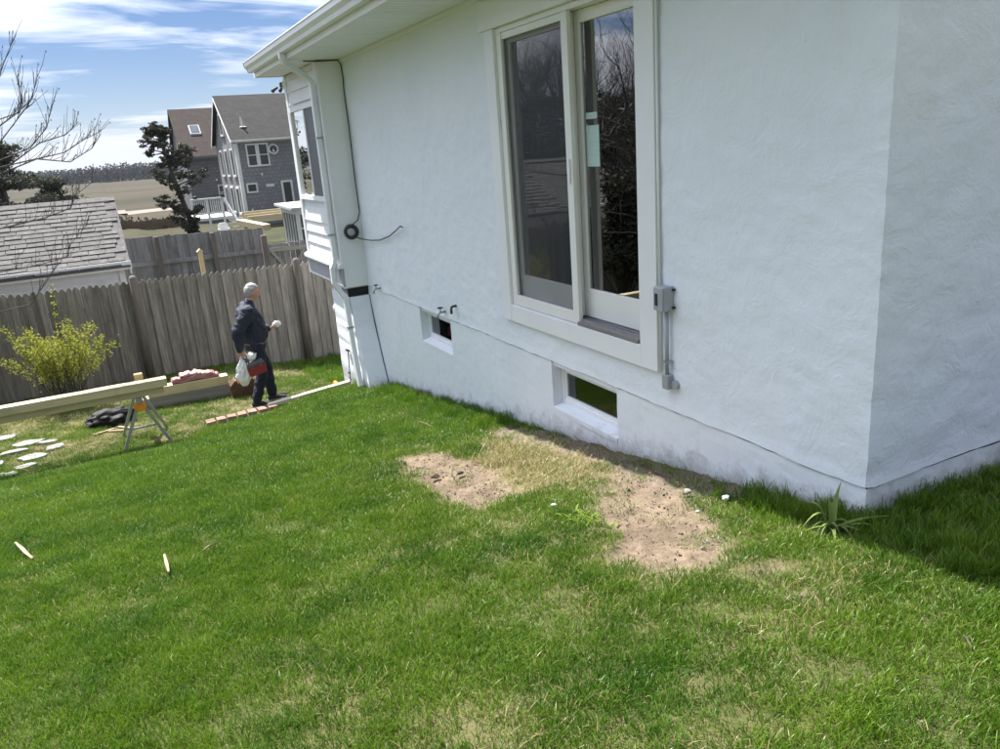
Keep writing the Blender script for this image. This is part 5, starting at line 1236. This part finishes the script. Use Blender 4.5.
scrap(2.38, 2.76, 0.011, 'scrap_white', 'white stone chip at the right edge of the dirt patch', 2, 0.035, 'white_stone', 'stone')
scrap(2.60, 2.80, 0.022, 'scrap_white', 'white lump of plaster in the grass by the wall', 3, 0.035, 'plaster_lump', 'stone')
scrap(2.56, 3.05, 0.025, 'pebble', 'grey stone lying against the wall base', 4, 0.02, 'grey_stone', 'stone')
scrap(1.83, 4.52, 0.024, 'earth', 'dark clod of earth in the left dirt patch', 5, 0.025, 'earth_clod', 'clod')
scrap(1.68, 4.60, 0.032, 'earth', 'dark flat clod at the left rim of the dirt patch', 6, 0.02, 'earth_clod', 'clod')

# ------------------------------------------------------------------ plants by the house
def strap_leaf(mb, base, an, ln, w, rise, droop, r, n=7):
    P = []
    d = Vector((math.cos(an), math.sin(an), 0)); sd_ = Vector((-math.sin(an), math.cos(an), 0))
    for k in range(n + 1):
        t = k / n
        p = Vector(base) + d * (ln * t * (0.55 + 0.45 * t)) + Vector((0, 0, rise * (t - droop * t ** 3)))
        hw = w * (1 - t ** 2.2) * (0.75 + 0.5 * min(1, t * 3)) / 2 + 0.0008
        P.append((p - sd_ * hw + Vector((0, 0, hw * .5)), p - Vector((0, 0, 0)), p + sd_ * hw + Vector((0, 0, hw * .5))))
    i = len(mb.v); tn = r.uniform(0, 0.7)
    for k, q in enumerate(P): mb.v += [tuple(a) for a in q]; mb.t += [tn] * 3
    for k in range(n):
        a = i + 3 * k; mb.f += [(a, a + 1, a + 4, a + 3), (a + 1, a + 2, a + 5, a + 4)]
LX, LY = 2.64, 2.17
lily = thing('daylily_plant', (LX, LY, gz(LX, LY)), 'clump of strap-leaved daylily at the house corner', 'plant'); r = random.Random(81)
LV = [(-0.55, .30, .020, .12, .35), (-0.75, .20, .019, .10, .55), (0.35, .10, .019, .25, .05), (0.55, .06, .017, .20, .05), (2.35, .09, .018, .25, .28), (2.75, .16, .017, .26, .75), (2.1, .05, .016, .18, .15), (-1.2, .20, .018, .09, .9), (-0.35, .26, .017, .06, .7), (3.3, .13, .016, .14, .6), (-2.4, .13, .017, .12, 1.1), (1.4, .05, .017, .22, .1), (-1.7, .12, .018, .11, 1.2), (3.0, .20, .013, .12, .35), (-2.9, .15, .016, .16, .95), (-0.9, .13, .016, .17, .7), (0.9, .12, .015, .17, .4), (-1.45, .08, .017, .16, .9), (2.6, .11, .014, .12, .8)]
for k, (an, ln, w, rise, droop) in enumerate(LV):
    mb = MB(); mb.t = []; strap_leaf(mb, (LX + r.uniform(-.03, .03), LY + r.uniform(-.02, .02), gz(LX, LY) + 0.005), an + r.uniform(-.2, .2), ln * .92, w, rise * .85, droop * 1.15, r, 9)
    obj('leaf', mb, 'lily_leaf', lily, smooth=True)
weed = thing('weed', (1.93, 3.10, gz(1.93, 3.10)), 'bright yellow-green weed tuft between the two dirt patches', 'plant')
mb = MB(); mb.t = []
for k in range(80): strap_leaf(mb, (1.93 + r.gauss(0, .05), 3.10 + r.gauss(0, .05), gz(1.93, 3.1)), r.uniform(0, 6.28), r.uniform(.02, .06), r.uniform(.006, .012), r.uniform(.02, .06), r.uniform(.2, 1.0), r, 4)
obj('leaves', mb, 'weed_leaf', weed, smooth=True)

# ------------------------------------------------------------------ people
def remeshed(mb, voxel, smooth_it, mat, name, parent, loc, fold=0.0):
    me = mb.mesh(name); o = bpy.data.objects.new(name + '_tmp', me); COL.objects.link(o)
    rm = o.modifiers.new('remesh', 'REMESH'); rm.mode = 'VOXEL'; rm.voxel_size = voxel; rm.use_smooth_shade = True
    if smooth_it:
        s_ = o.modifiers.new('smooth', 'SMOOTH'); s_.factor = 0.5; s_.iterations = smooth_it
    dg = bpy.context.evaluated_depsgraph_get(); dg.update()
    me2 = bpy.data.meshes.new_from_object(o.evaluated_get(dg)); me2.name = name
    bpy.data.objects.remove(o)
    if fold:
        NR = [v.normal.copy() for v in me2.vertices]; CO = []
        for v in me2.vertices:
            c = v.co; f_ = mnoise.noise(Vector((c.x * 9 + c.z * 5, c.y * 9, c.z * 13))) + 0.6 * mnoise.noise(Vector((c.x * 22, c.y * 22, c.z * 24 + c.x * 12)))
            CO += tuple(c + NR[v.index] * (fold * f_))
        me2.vertices.foreach_set('co', CO)
        me2.update()
    for p in me2.polygons: p.use_smooth = True
    me2.materials.clear()
    return obj(name, me2, mat, parent, loc)
def loft(mb, rings, n=18):
    """rings: (cx, cy, cz, rx, ry) ellipses stacked upward, closed"""
    i0 = len(mb.v)
    for cx, cy, cz, rx, ry in rings:
        for k in range(n):
            t = 2 * math.pi * k / n; mb.v.append((cx + rx * math.cos(t), cy + ry * math.sin(t), cz))
    for a in range(len(rings) - 1):
        for k in range(n):
            p = i0 + a * n + k; q = i0 + a * n + (k + 1) % n; mb.f.append((p, q, q + n, p + n))
    mb.f.append(tuple(i0 + k for k in range(n))[::-1]); e = i0 + (len(rings) - 1) * n; mb.f.append(tuple(e + k for k in range(n)))
def limb(mb, pts, rads):
    """capsule chain with round joints"""
    P = [Vector(p) for p in pts]; L = []; Rr = []
    for k in range(len(P) - 1):
        for q in range(5):
            t = q / 5; L.append(P[k].lerp(P[k + 1], t)); Rr.append(rads[k] * (1 - t) + rads[k + 1] * t)
    L.append(P[-1]); Rr.append(rads[-1])
    mb.tube(L, Rr, 12)
    for p, r_ in zip(P, rads): mb.blob(p, (r_ * .99,) * 3, 0, 0, 1, 2)
def hand(mb, wrist, d, palm_n, curl, thumb_side):
    """palm + four curled fingers + thumb; d = pointing direction, palm_n = palm normal"""
    w = Vector(wrist); d = Vector(d).normalized(); pn = Vector(palm_n); pn = (pn - d * pn.dot(d)).normalized(); sd_ = d.cross(pn).normalized() * thumb_side
    for a in range(4):
        off = sd_ * (0.030 - 0.020 * a)
        mb.tube([w + d * 0.0 + off * 0.7, w + d * 0.045 + off, w + d * 0.09 + off], [0.014, 0.0155, 0.0125], 8)
        ln = (0.040, 0.045, 0.042, 0.033)[a]; p = w + d * 0.09 + off; pts = [p]; ang_ = 0.25
        for s_ in range(3):
            ang_ += curl; dd = d * math.cos(ang_) + pn * math.sin(ang_); p = p + dd * ln * (1, .75, .6)[s_]; pts.append(p)
        mb.tube(pts, [0.0105, 0.0098, 0.009, 0.0075], 8)
        mb.blob(pts[-1], (0.0078,) * 3, 0, 0, 1, 1)
    b = w + d * 0.025 + sd_ * 0.030; t1 = b + (d * 0.5 + sd_ * 0.7 + pn * 0.3).normalized() * 0.035; t2 = t1 + (d * 0.8 + pn * 0.5 + sd_ * 0.1).normalized() * 0.03; t3 = t2 + (d * 0.6 + pn * 0.8).normalized() * 0.024
    mb.tube([w + d * 0.01 + sd_ * 0.015, b, t1, t2, t3], [0.015, 0.015, 0.012, 0.011, 0.008], 8)
def head(mb, c, yaw):
    """head facing local +x, chin, brow, nose, ears"""
    bm = bmesh.new(); bmesh.ops.create_icosphere(bm, subdivisions=4, radius=1); i = len(mb.v); M = Matrix.Rotation(yaw, 3, 'Z'); c = Vector(c)
    for v in bm.verts:
        x, y, z = v.co
        px = x * 0.098; py = y * 0.077; pz = z * 0.115
        if z < 0: py *= 1 - 0.30 * (-z) ** 1.3; px *= (1 - 0.10 * (-z)) if x > 0 else (1 - 0.35 * (-z))
        if x > 0.3 and z < -0.3: px += 0.012 * (x - .3)                     # chin and jaw
        if x > 0.5:
            px += 0.026 * math.exp(-((y / .13) ** 2)) * math.exp(-(((z + 0.12) / .17) ** 2))   # nose
            px += 0.006 * math.exp(-(((z - 0.17) / .09) ** 2))                                  # brow
            px -= 0.009 * math.exp(-(((abs(y) - .32) / .14) ** 2)) * math.exp(-(((z - 0.02) / .12) ** 2))   # eye sockets
            px += 0.006 * math.exp(-((y / .25) ** 2)) * math.exp(-(((z + 0.45) / .09) ** 2))    # lips
        mb.v.append(tuple(c + M @ Vector((px, py, pz))))
    for f in bm.faces: mb.f.append(tuple(i + v.index for v in f.verts))
    bm.free()
    for s_ in (-1, 1): mb.blob(c + M @ Vector((-0.008, 0.076 * s_, -0.005)), (0.018, 0.011, 0.032), 0, 0, 1, 2)
def person(loc, label, pose, top, bottom, hair_mat):
    root = thing('person', loc, label, 'person'); L = Vector(loc); J = pose
    b = MB()
    head(b, J['head'], J.get('yaw', 0))
    limb(b, [J['neck'], Vector(J['neck']).lerp(Vector(J['head']), 0.55)], [0.058, 0.055])
    loft(b, [(x, y, z, rx * .8, ry * .8) for x, y, z, rx, ry in J['torso']])
    for s_ in ('R', 'L'):
        limb(b, [J['sh' + s_], J['el' + s_], J['wr' + s_]], [0.05, 0.04, 0.028])
        hd = J['hand' + s_]; hand(b, J['wr' + s_], hd[0], hd[1], hd[2], hd[3])
        limb(b, [J['hip' + s_], J['kn' + s_], J['an' + s_]], [0.07, 0.048, 0.036])
        limb(b, [J['an' + s_], Vector(J['an' + s_]) + Vector((0.06, 0, -0.04))], [0.034, 0.03])
    remeshed(b, 0.0065, 2, 'skin', 'body', root, L)
    j = MB(); loft(j, J['torso'])
    for s_ in ('R', 'L'):
        e = Vector(J['el' + s_]); w = Vector(J['wr' + s_])
        limb(j, [J['sh' + s_], e, e.lerp(w, 0.93)], [0.098, 0.084, 0.056])
    limb(j, [(J['neck'][0] - .01, J['neck'][1], J['neck'][2] - 0.05), (J['neck'][0], J['neck'][1], J['neck'][2] + 0.005)], [0.085, 0.066])
    remeshed(j, 0.011, 4, top, 'jacket', root, L, 0.013)
    t = MB(); T = J['torso'][0]
    loft(t, [(T[0] + .0, T[1], T[2] - 0.10, 0.135, 0.165), (T[0], T[1], T[2] - 0.03, 0.14, 0.172), (T[0], T[1], T[2] + 0.035, T[3] * .96, T[4] * .96)])
    for s_ in ('R', 'L'):
        k = Vector(J['kn' + s_]); a = Vector(J['an' + s_])
        limb(t, [J['hip' + s_], k, a + Vector((0, 0, 0.02))], [0.105, 0.082, 0.068])
    remeshed(t, 0.011, 4, bottom, 'trousers', root, L, 0.010)
    bl = MB(); loft(bl, [(T[0], T[1], T[2] - 0.022, T[3] * 1.0, T[4] * 1.0), (T[0], T[1], T[2] + 0.006, T[3] * 1.0, T[4] * 1.0)], 24)
    obj('belt', bl, 'belt', root, L, smooth=False)
    for s_ in ('R', 'L'):
        a = Vector(J['an' + s_]); gx = J['shoe' + s_]; m_ = MB()
        d = Vector((math.cos(gx), math.sin(gx), 0)); sd_ = Vector((-d.y, d.x, 0)); z0 = a.z - 0.075
        rings = []
        for tt, wd, ht in ((-0.075, .030, .05), (-0.06, .036, .075), (0.0, .038, .085), (0.06, .040, .065), (0.12, .045, .045), (0.17, .040, .035), (0.20, .022, .022)):
            c = a + d * tt; rings.append([tuple(Vector((c.x, c.y, z0)) + sd_ * (wd * q) + Vector((0, 0, ht * h))) for q, h in ((-1, .12), (-.95, .6), (-.5, 1), (.5, 1), (.95, .6), (1, .12))])
        i0 = len(m_.v)
        for r_ in rings: m_.v += r_
        for q in range(len(rings) - 1):
            for k in range(6): p0 = i0 + q * 6 + k; p1 = i0 + q * 6 + (k + 1) % 6; m_.f.append((p0, p1, p1 + 6, p0 + 6))
        m_.f.append(tuple(range(i0, i0 + 6))[::-1]); e = i0 + (len(rings) - 1) * 6; m_.f.append(tuple(range(e, e + 6)))
        so_ = obj('shoe', m_, 'shoe_black', root, L, smooth=True)
        pr = [(tt, wd + .003) for tt, wd in ((-0.08, .022), (-0.06, .036), (0.0, .037), (0.06, .040), (0.12, .046), (0.17, .042), (0.205, .020))]
        ol = [a + d * tt + sd_ * w_ for tt, w_ in pr] + [a + d * tt - sd_ * w_ for tt, w_ in pr[::-1]]
        obj('sole', MB().prism([(p.x, p.y) for p in ol], 2, z0 - 0.014, z0 + 0.012), 'shoe_sole', so_, L)
    # hair: cap over the crown, back and sides
    hm = MB(); bm = bmesh.new(); bmesh.ops.create_icosphere(bm, subdivisions=4, radius=1); M = Matrix.Rotation(J.get('yaw', 0), 3, 'Z'); keep = {}
    for v in bm.verts:
        x, y, z = v.co
        line = 0.36 if x > 0.5 else (0.36 - (0.5 - x) * 0.55 if x > 0.05 else (0.11 - (0.05 - x) * 1.9 if x > -0.28 else -0.55))
        line += 0.06 * mnoise.noise(Vector((x * 8, y * 8, 2)))
        if z > line:
            k_ = 1 + 0.09 * mnoise.noise(Vector((x * 5, y * 5, z * 5))) + 0.06 * mnoise.noise(Vector((x * 19, y * 19, z * 14))); q = 1.09
            keep[v.index] = len(hm.v); hm.v.append(tuple(Vector(J['head']) + M @ Vector((x * 0.098 * q * k_ - .002, y * 0.077 * q * k_, z * 0.115 * q * k_))))
    for f in bm.faces:
        if all(v.index in keep for v in f.verts): hm.f.append(tuple(keep[v.index] for v in f.verts))
    bm.free()
    ho = obj('hair', hm, hair_mat, root, L, smooth=True); sm_ = ho.modifiers.new('thick', 'SOLIDIFY'); sm_.thickness = 0.010; sm_.offset = -1
    H = Vector(J['head'])
    for s_ in (-1, 1): obj('eye', MB().blob(H + M @ Vector((0.086, 0.027 * s_, 0.006)), (0.008, 0.012, 0.006), 0, 0, 1, 2), 'eye_dark', root, L)
    obj('mouth', MB().blob(H + M @ Vector((0.094, 0, -0.054)), (0.010, 0.021, 0.004), 0, 0, 1, 2), 'lips', root, L)
    return root
MX, MY = 1.54, 10.85; MZ = gz(MX, MY) + 0.012
pose1 = dict(head=(0.075, 0.0, 1.59), yaw=-0.12, neck=(0.01, 0, 1.45),
    torso=[(0.0, 0, 0.905, 0.142, 0.175), (0.012, 0, 0.95, 0.175, 0.19), (0.018, 0, 1.08, 0.178, 0.195), (-0.005, 0, 1.20, 0.166, 0.20), (-0.035, 0, 1.31, 0.155, 0.205), (-0.045, 0, 1.385, 0.125, 0.19), (-0.02, 0, 1.43, 0.075, 0.11)],
    shR=(-0.06, -0.185, 1.36), elR=(-0.235, -0.235, 1.12), wrR=(-0.235, -0.225, 0.865), handR=((0.0, 0.0, -1), (0.3, 1, 0), 0.55, 1),
    shL=(-0.02, 0.185, 1.365), elL=(0.02, 0.235, 1.09), wrL=(0.235, 0.13, 1.03), handL=((1, -0.15, 0.1), (0, 0.2, 1), 0.35, 1),
    hipR=(-0.005, -0.085, 0.87), knR=(0.015, -0.095, 0.47), anR=(-0.115, -0.10, 0.089), shoeR=-0.06,
    hipL=(0.0, 0.085, 0.87), knL=(0.115, 0.09, 0.48), anL=(0.135, 0.09, 0.089), shoeL=0.02)
person((MX, MY, MZ), 'grey-haired man in navy jacket and trousers carrying a white bag and red case', pose1, 'navy_jacket', 'navy_trouser', 'grey_hair')
# what he carries
hx, hy, hz_ = MX - 0.225, MY - 0.215, MZ + 0.77
bag = MB(); bm = bmesh.new(); bmesh.ops.create_icosphere(bm, subdivisions=4, radius=1)
for v in bm.verts:
    x, y, z = v.co; t = (z + 1) / 2; wd = 0.22 + 0.95 * (1 - t) ** 0.55 * min(1.0, 0.35 + 2.6 * t)
    k_ = 1 + 0.30 * mnoise.noise(v.co * 2.3) + 0.22 * abs(mnoise.noise(v.co * 5.5))
    bag.v.append((hx - 0.02 + x * 0.105 * wd * k_, hy - 0.04 + y * 0.065 * wd * k_, hz_ - 0.20 + z * 0.195 + 0.03 * mnoise.noise(v.co * 3.1)))
for f in bm.faces: bag.f.append(tuple(v.index for v in f.verts))
bm.free()
bt = thing('plastic_bag', (hx, hy, hz_ - 0.42), 'white plastic carrier bag hanging from the man\'s hand', 'bag')
obj('pouch', bag, 'white_plastic', bt, smooth=False)
for s_ in (-1, 1): obj('handle', MB().tube([(hx - 0.02 + .015 * s_, hy - .03, hz_ - 0.02), (hx + .012 * s_, hy - .012, hz_ + 0.03), (hx + .012 * s_, hy + .01, hz_ + 0.035), (hx - 0.02 + .015 * s_, hy + .02, hz_ - .02)], 0.007, 6), 'white_plastic', bt, smooth=True)
cs = thing('tool_case', (hx + 0.20, hy - 0.06, hz_ - 0.33), 'red and grey tool case held at the man\'s side', 'case')
cx0, cz0 = hx + 0.15, hz_ - 0.155
def rot2(px, pz, a=0.20):
    px *= 0.74; pz *= 0.85
    return (cx0 + px * math.cos(a) - pz * math.sin(a), cz0 + px * math.sin(a) + pz * math.cos(a))
obj('shell', MB().prism([rot2(*q) for q in ((-0.15, -0.11), (0.15, -0.11), (0.165, -0.06), (0.165, 0.045), (-0.165, 0.045), (-0.165, -0.06))], 1, hy - 0.13, hy + 0.0), 'red_case', cs, bevel=0.012)
obj('lid', MB().prism([rot2(*q) for q in ((-0.167, 0.047), (0.167, 0.047), (0.14, 0.105), (-0.14, 0.105))], 1, hy - 0.132, hy + 0.002), 'grey_case', cs, bevel=0.01)
obj('handle', MB().tube([(rot2(-.10, .10)[0], hy - .065, rot2(-.10, .10)[1]), (rot2(-.09, .16)[0], hy - .065, rot2(-.09, .16)[1]), (rot2(-.17, .20)[0], hy - .02, rot2(-.17, .20)[1])], 0.012, 8), 'grey_case', cs, smooth=True)
for q in (-0.08, 0.08): obj('latch', MB().prism([rot2(q - .018, .02), rot2(q + .018, .02), rot2(q + .018, .07), rot2(q - .018, .07)], 1, hy - 0.142, hy - 0.1325), 'grey_case', cs)
# crumpled white bag top showing between hand and case
tag(obj('paper_wad', MB().blob((hx + 0.115, hy - 0.05, hz_ + 0.0), (0.06, 0.05, 0.055), 9, 0.5, 3.2, 3), 'white_plastic'), 'crumpled white paper on top of the red case', 'paper')
gx_, gy_, gzz = MX + 0.235 + 0.115, MY + 0.115, MZ + 1.075
tag(obj('paper_wad', MB().blob((gx_, gy_, gzz), (0.062, 0.045, 0.042), 12, 0.45, 3.0, 3), 'white_plastic'), 'crumpled white rag in the man\'s raised hand', 'rag')
# second person almost hidden behind the house corner
PX2, PY2 = 3.20, 12.15; PZ2 = gz(PX2, PY2) + 0.012
pose2 = dict(head=(0.10, 0.0, 1.58), yaw=0.3, neck=(0.03, 0, 1.44),
    torso=[(0.0, 0, 0.91, 0.12, 0.16), (0.0, 0, 0.98, 0.135, 0.17), (0.01, 0, 1.08, 0.14, 0.172), (0.0, 0, 1.20, 0.135, 0.178), (0.0, 0, 1.31, 0.125, 0.185), (0.0, 0, 1.37, 0.105, 0.17), (0.01, 0, 1.42, 0.07, 0.10)],
    shR=(-0.02, -0.18, 1.35), elR=(-0.17, -0.22, 1.12), wrR=(-0.02, -0.19, 0.94), handR=((1, 0, -0.3), (0, 1, 0), 0.4, 1),
    shL=(0.0, 0.18, 1.35), elL=(0.05, 0.22, 1.10), wrL=(0.22, 0.12, 1.0), handL=((1, -0.15, 0.0), (0, 0, 1), 0.4, 1),
    hipR=(0.0, -0.085, 0.86), knR=(0.0, -0.10, 0.47), anR=(-0.06, -0.11, 0.089), shoeR=-0.1,
    hipL=(0.0, 0.085, 0.86), knL=(0.06, 0.10, 0.47), anL=(0.05, 0.10, 0.089), shoeL=0.1)
person((PX2, PY2, PZ2), 'person in pale shirt and jeans almost hidden behind the house corner', pose2, 'shirt_pale', 'jeans', 'grey_hair')

# ------------------------------------------------------------------ lawn: grass tufts, soil crumbs
LIB = bpy.data.collections.new('grass_library')
def lib_obj(name, mb, mat):
    me = mb.mesh(name, True); me.materials.append(MATS[mat]); o = bpy.data.objects.new(name, me); LIB.objects.link(o); return o
def tuft(seed, nb, radius, h0, h1, w, lean, dryp):
    r = random.Random(seed); mb = MB(); mb.t = []
    for k in range(nb):
        q = radius * math.sqrt(r.random()); an = r.uniform(0, 6.283); b = Vector((q * math.cos(an), q * math.sin(an), -0.005))
        h = r.uniform(h0, h1); l_ = r.uniform(0.15, 1.0) * lean * h; la = r.uniform(0, 6.283); d = Vector((math.cos(la), math.sin(la), 0)); f_ = r.uniform(0, 6.283); sd_ = Vector((math.cos(f_), math.sin(f_), 0)) * w * r.uniform(.7, 1.2) / 2
        tn = 0.95 if r.random() < dryp else r.uniform(0, 0.84)
        p1 = b + Vector((0, 0, h * .5)) + d * l_ * .28; p2 = b + Vector((0, 0, h * .85)) + d * l_ * .65; p3 = b + Vector((0, 0, h * .98)) + d * l_
        i = len(mb.v); mb.v += [tuple(b - sd_), tuple(b + sd_), tuple(p1 - sd_ * .9), tuple(p1 + sd_ * .9), tuple(p2 - sd_ * .6), tuple(p2 + sd_ * .6), tuple(p3)]; mb.t += [tn] * 7
        mb.f += [(i, i + 1, i + 3, i + 2), (i + 2, i + 3, i + 5, i + 4), (i + 4, i + 5, i + 6)]
    return mb
for k in range(5): lib_obj('tuft_a%d' % k, tuft(100 + k, 62, 0.075, 0.018, 0.046, 0.0033, 1.1, 0.018), 'grass')
for k in range(2): lib_obj('tuft_b%d' % k, tuft(200 + k, 42, 0.075, 0.016, 0.040, 0.0034, 1.5, 0.34), 'grass')
for k in range(2): lib_obj('tuft_c%d' % k, tuft(300 + k, 44, 0.06, 0.045, 0.105, 0.0036, 0.9, 0.02), 'grass')
for k in range(2): lib_obj('tuft_d%d' % k, tuft(400 + k, 40, 0.08, 0.02, 0.045, 0.0034, 2.4, 0.9), 'grass')
CRUMB = bpy.data.collections.new('crumb_library')
def crumb(name, mb, mat):
    me = mb.mesh(name); me.materials.append(MATS[mat]); o = bpy.data.objects.new(name, me); CRUMB.objects.link(o)
pm('soil_crumb', (0.19, 0.145, 0.102), (0.115, 0.086, 0.06), 30, 0.95, vary=0.25)
crumb('crumb_0', MB().blob((0, 0, 0), (1, .8, .6), 1, .5, 1.5, 1), 'soil_crumb'); crumb('crumb_1', MB().blob((0, 0, 0), (1, .6, .5), 5, .6, 1.5, 1), 'soil_crumb')
crumb('crumb_2', MB().box(-1.6, 1.6, -.35, .35, -.12, .12), 'wood_chip'); crumb('crumb_3', MB().blob((0, 0, 0), (.9, .8, .6), 9, .3, 1.5, 1), 'pebble')
def scatter(name, P, idx, rot, scl, coll, label):
    me = bpy.data.meshes.new(name); me.from_pydata([tuple(p) for p in P], [], []); me.update()
    a = me.attributes.new('idx', 'INT', 'POINT'); a.data.foreach_set('value', np.asarray(idx, np.int32))
    a = me.attributes.new('rot', 'FLOAT_VECTOR', 'POINT'); a.data.foreach_set('vector', np.asarray(rot, np.float32).ravel())
    a = me.attributes.new('scl', 'FLOAT_VECTOR', 'POINT'); a.data.foreach_set('vector', np.asarray(scl, np.float32).ravel())
    o = bpy.data.objects.new(name, me); COL.objects.link(o); WL[o.name] = Vector((0, 0, 0))
    ng = bpy.data.node_groups.new(name, 'GeometryNodeTree')
    ng.interface.new_socket('Geometry', in_out='INPUT', socket_type='NodeSocketGeometry'); ng.interface.new_socket('Geometry', in_out='OUTPUT', socket_type='NodeSocketGeometry')
    N = ng.nodes; Lk = ng.links
    gi = N.new('NodeGroupInput'); go = N.new('NodeGroupOutput'); ip = N.new('GeometryNodeInstanceOnPoints'); ci = N.new('GeometryNodeCollectionInfo')
    ci.inputs['Collection'].default_value = coll; ci.inputs['Separate Children'].default_value = True; ci.inputs['Reset Children'].default_value = True
    ip.inputs['Pick Instance'].default_value = True
    Lk.new(gi.outputs[0], ip.inputs['Points']); Lk.new(ci.outputs[0], ip.inputs['Instance'])
    for nm, ty, sock in (('idx', 'INT', 'Instance Index'), ('rot', 'FLOAT_VECTOR', 'Rotation'), ('scl', 'FLOAT_VECTOR', 'Scale')):
        na = N.new('GeometryNodeInputNamedAttribute'); na.data_type = ty; na.inputs['Name'].default_value = nm
        Lk.new(na.outputs['Attribute'], ip.inputs[sock])
    Lk.new(ip.outputs[0], go.inputs[0])
    md = o.modifiers.new('scatter', 'NODES'); md.node_group = ng
    return tag(o, label, 'grass' if 'grass' in name else 'soil', None, 'stuff')
def scatter_points(x0, x1, y0, y1, density):
    n = int((x1 - x0) * (y1 - y0) * density); return rng.uniform(x0, x1, n), rng.uniform(y0, y1, n)
GX = []; GY = []; GS = []
for (x0, x1, y0, y1, dens, sc) in ((-1.6, 4.6, 0.2, 4.0, 520, 0.92), (-3.2, 2.9, 4.0, 7.5, 420, 1.0), (-4.5, 2.9, 7.5, 10.4, 300, 1.1), (-4.5, 4.3, 10.4, 13.95, 210, 1.15), (-3.2, -1.6, 0.2, 4.0, 120, 1.2), (4.6, 8.5, -0.8, 2.15, 130, 1.2), (-1.6, 4.6, -0.8, 0.2, 140, 1.2)):
    a, b = scatter_points(x0, x1, y0, y1, dens); GX.append(a); GY.append(b); GS.append(np.full(a.shape, sc))
GX = np.concatenate(GX); GY = np.concatenate(GY); GS = np.concatenate(GS)
ok = ~((GX > HX - 0.01) & (GY > HY0 - 0.01) & (GY < 9.1)) & ~((GX > PX - 0.02) & (GY >= 9.05) & (GY < 10.42)) & ~((GX > 0.62) & (GX < 1.58) & (GY > 9.82) & (GY < 10.12))
GX, GY, GS = GX[ok], GY[ok], GS[ok]
bare_, straw_, wall_soil_ = fields(GX, GY)
wallstrip = ((GX > HX - 0.30) & (GY > 5.6)) | ((GX > HX - 0.22) & (GY < 3.0)) | ((GY < HY0) & (GY > HY0 - 0.22) & (GX > HX - .1))
u_ = rng.random(GX.shape)
keep = (u_ < (1 - np.clip(bare_ * 1.25, 0, 1))) & ((rng.random(GX.shape) > straw_ * 0.2))
keep |= (bare_ > .3) & (rng.random(GX.shape) < np.where(wall_soil_ > .3, 0.11, 0.02))
keep &= np.hypot(GX - 2.64, GY - 2.17) > 0.09
GX, GY, GS, straw_, bare_, wallstrip = GX[keep], GY[keep], GS[keep], straw_[keep], bare_[keep], wallstrip[keep]
idx = rng.integers(0, 5, GX.shape)
dryb = rng.random(GX.shape) < np.where(straw_ > 0.75, 0.92, straw_ * 0.7)
idx = np.where(dryb, rng.integers(5, 7, GX.shape), idx)
tall = wallstrip & (rng.random(GX.shape) < 0.55)
idx = np.where(tall, rng.integers(7, 9, GX.shape), idx)
idx = np.where((straw_ > 0.8) & (GY < 6) & (rng.random(GX.shape) < 0.85), rng.integers(9, 11, GX.shape), idx)
hs = np.array([1 + 0.28 * nz(x * 2.1, y * 2.1, 11) + 0.18 * nz(x * 7, y * 7, 13) for x, y in zip(GX, GY)])
scl = np.stack([GS, GS, GS * hs * (1 - 0.35 * bare_)], 1) * rng.uniform(0.8, 1.2, (len(GX), 1))
wind = np.array([[0.22 * nz(x * .8, y * .8, 21) + .1 * nz(x * 4, y * 4, 22), 0.22 * nz(x * .8, y * .8, 31) + .1 * nz(x * 4, y * 4, 32)] for x, y in zip(GX, GY)])
rot = np.stack([wind[:, 0] + rng.normal(0, .08, len(GX)), wind[:, 1] + rng.normal(0, .08, len(GX)), rng.uniform(0, 6.283, len(GX))], 1)
P = [(x, y, gz(x, y)) for x, y in zip(GX, GY)]
scatter('lawn_grass', P, idx, rot, scl, LIB, 'short green lawn grass covering the sloping yard')
print('grass tufts', len(P))
# crumbs on the bare soil
a, b = scatter_points(1.4, 2.86, 2.0, 5.9, 2600)
sx_, sy_ = [a], [b]
for x, y, r_ in SPOTS:
    n = int(120 * (r_ / .08)); sx_.append(rng.normal(x, r_ * .5, n)); sy_.append(rng.normal(y, r_ * .45, n))
a = np.concatenate(sx_); b = np.concatenate(sy_)
bb, ss, dd_ = fields(a, b); k_ = (bb > 0.35) & (rng.random(a.shape) < 0.75); a, b = a[k_], b[k_]
sz = 0.0022 + 0.007 * rng.random(len(a)) ** 5 + 0.012 * (rng.random(len(a)) ** 40)
ci_ = np.where(rng.random(len(a)) < .88, rng.integers(0, 2, len(a)), np.where(rng.random(len(a)) < .7, 2, 3))
def gsoil(x, y):
    return gz(x, y) - 0.015 + 0.030 * nz(x * 7, y * 7, 5) + 0.028 * nz(x * 15, y * 15, 8) + 0.02 * max(0, nz(x * 3, y * 3, 2))
scatter('soil_crumbs', [(x, y, gsoil(x, y) + .002) for x, y in zip(a, b)], ci_, rng.uniform(0, 6.28, (len(a), 3)), np.stack([sz, sz, sz], 1), CRUMB, 'loose soil crumbs, chips and grit on the bare patches')

# ------------------------------------------------------------------ thin sea haze over the marsh
hm_ = bpy.data.materials.new('haze'); hm_.use_nodes = True; hn = hm_.node_tree.nodes; hn.clear()
ho_ = hn.new('ShaderNodeOutputMaterial'); pv = hn.new('ShaderNodeVolumePrincipled')
pv.inputs['Color'].default_value = (0.80, 0.88, 1.0, 1); pv.inputs['Density'].default_value = 0.00011; pv.inputs['Anisotropy'].default_value = 0.2
hm_.node_tree.links.new(pv.outputs[0], ho_.inputs['Volume']); MATS['haze'] = hm_
tag(obj('haze', MB().box(-650, 650, -120, 640, -7.0, 9.0), 'haze'), 'thin bluish air haze over the marsh', None, None, 'stuff')
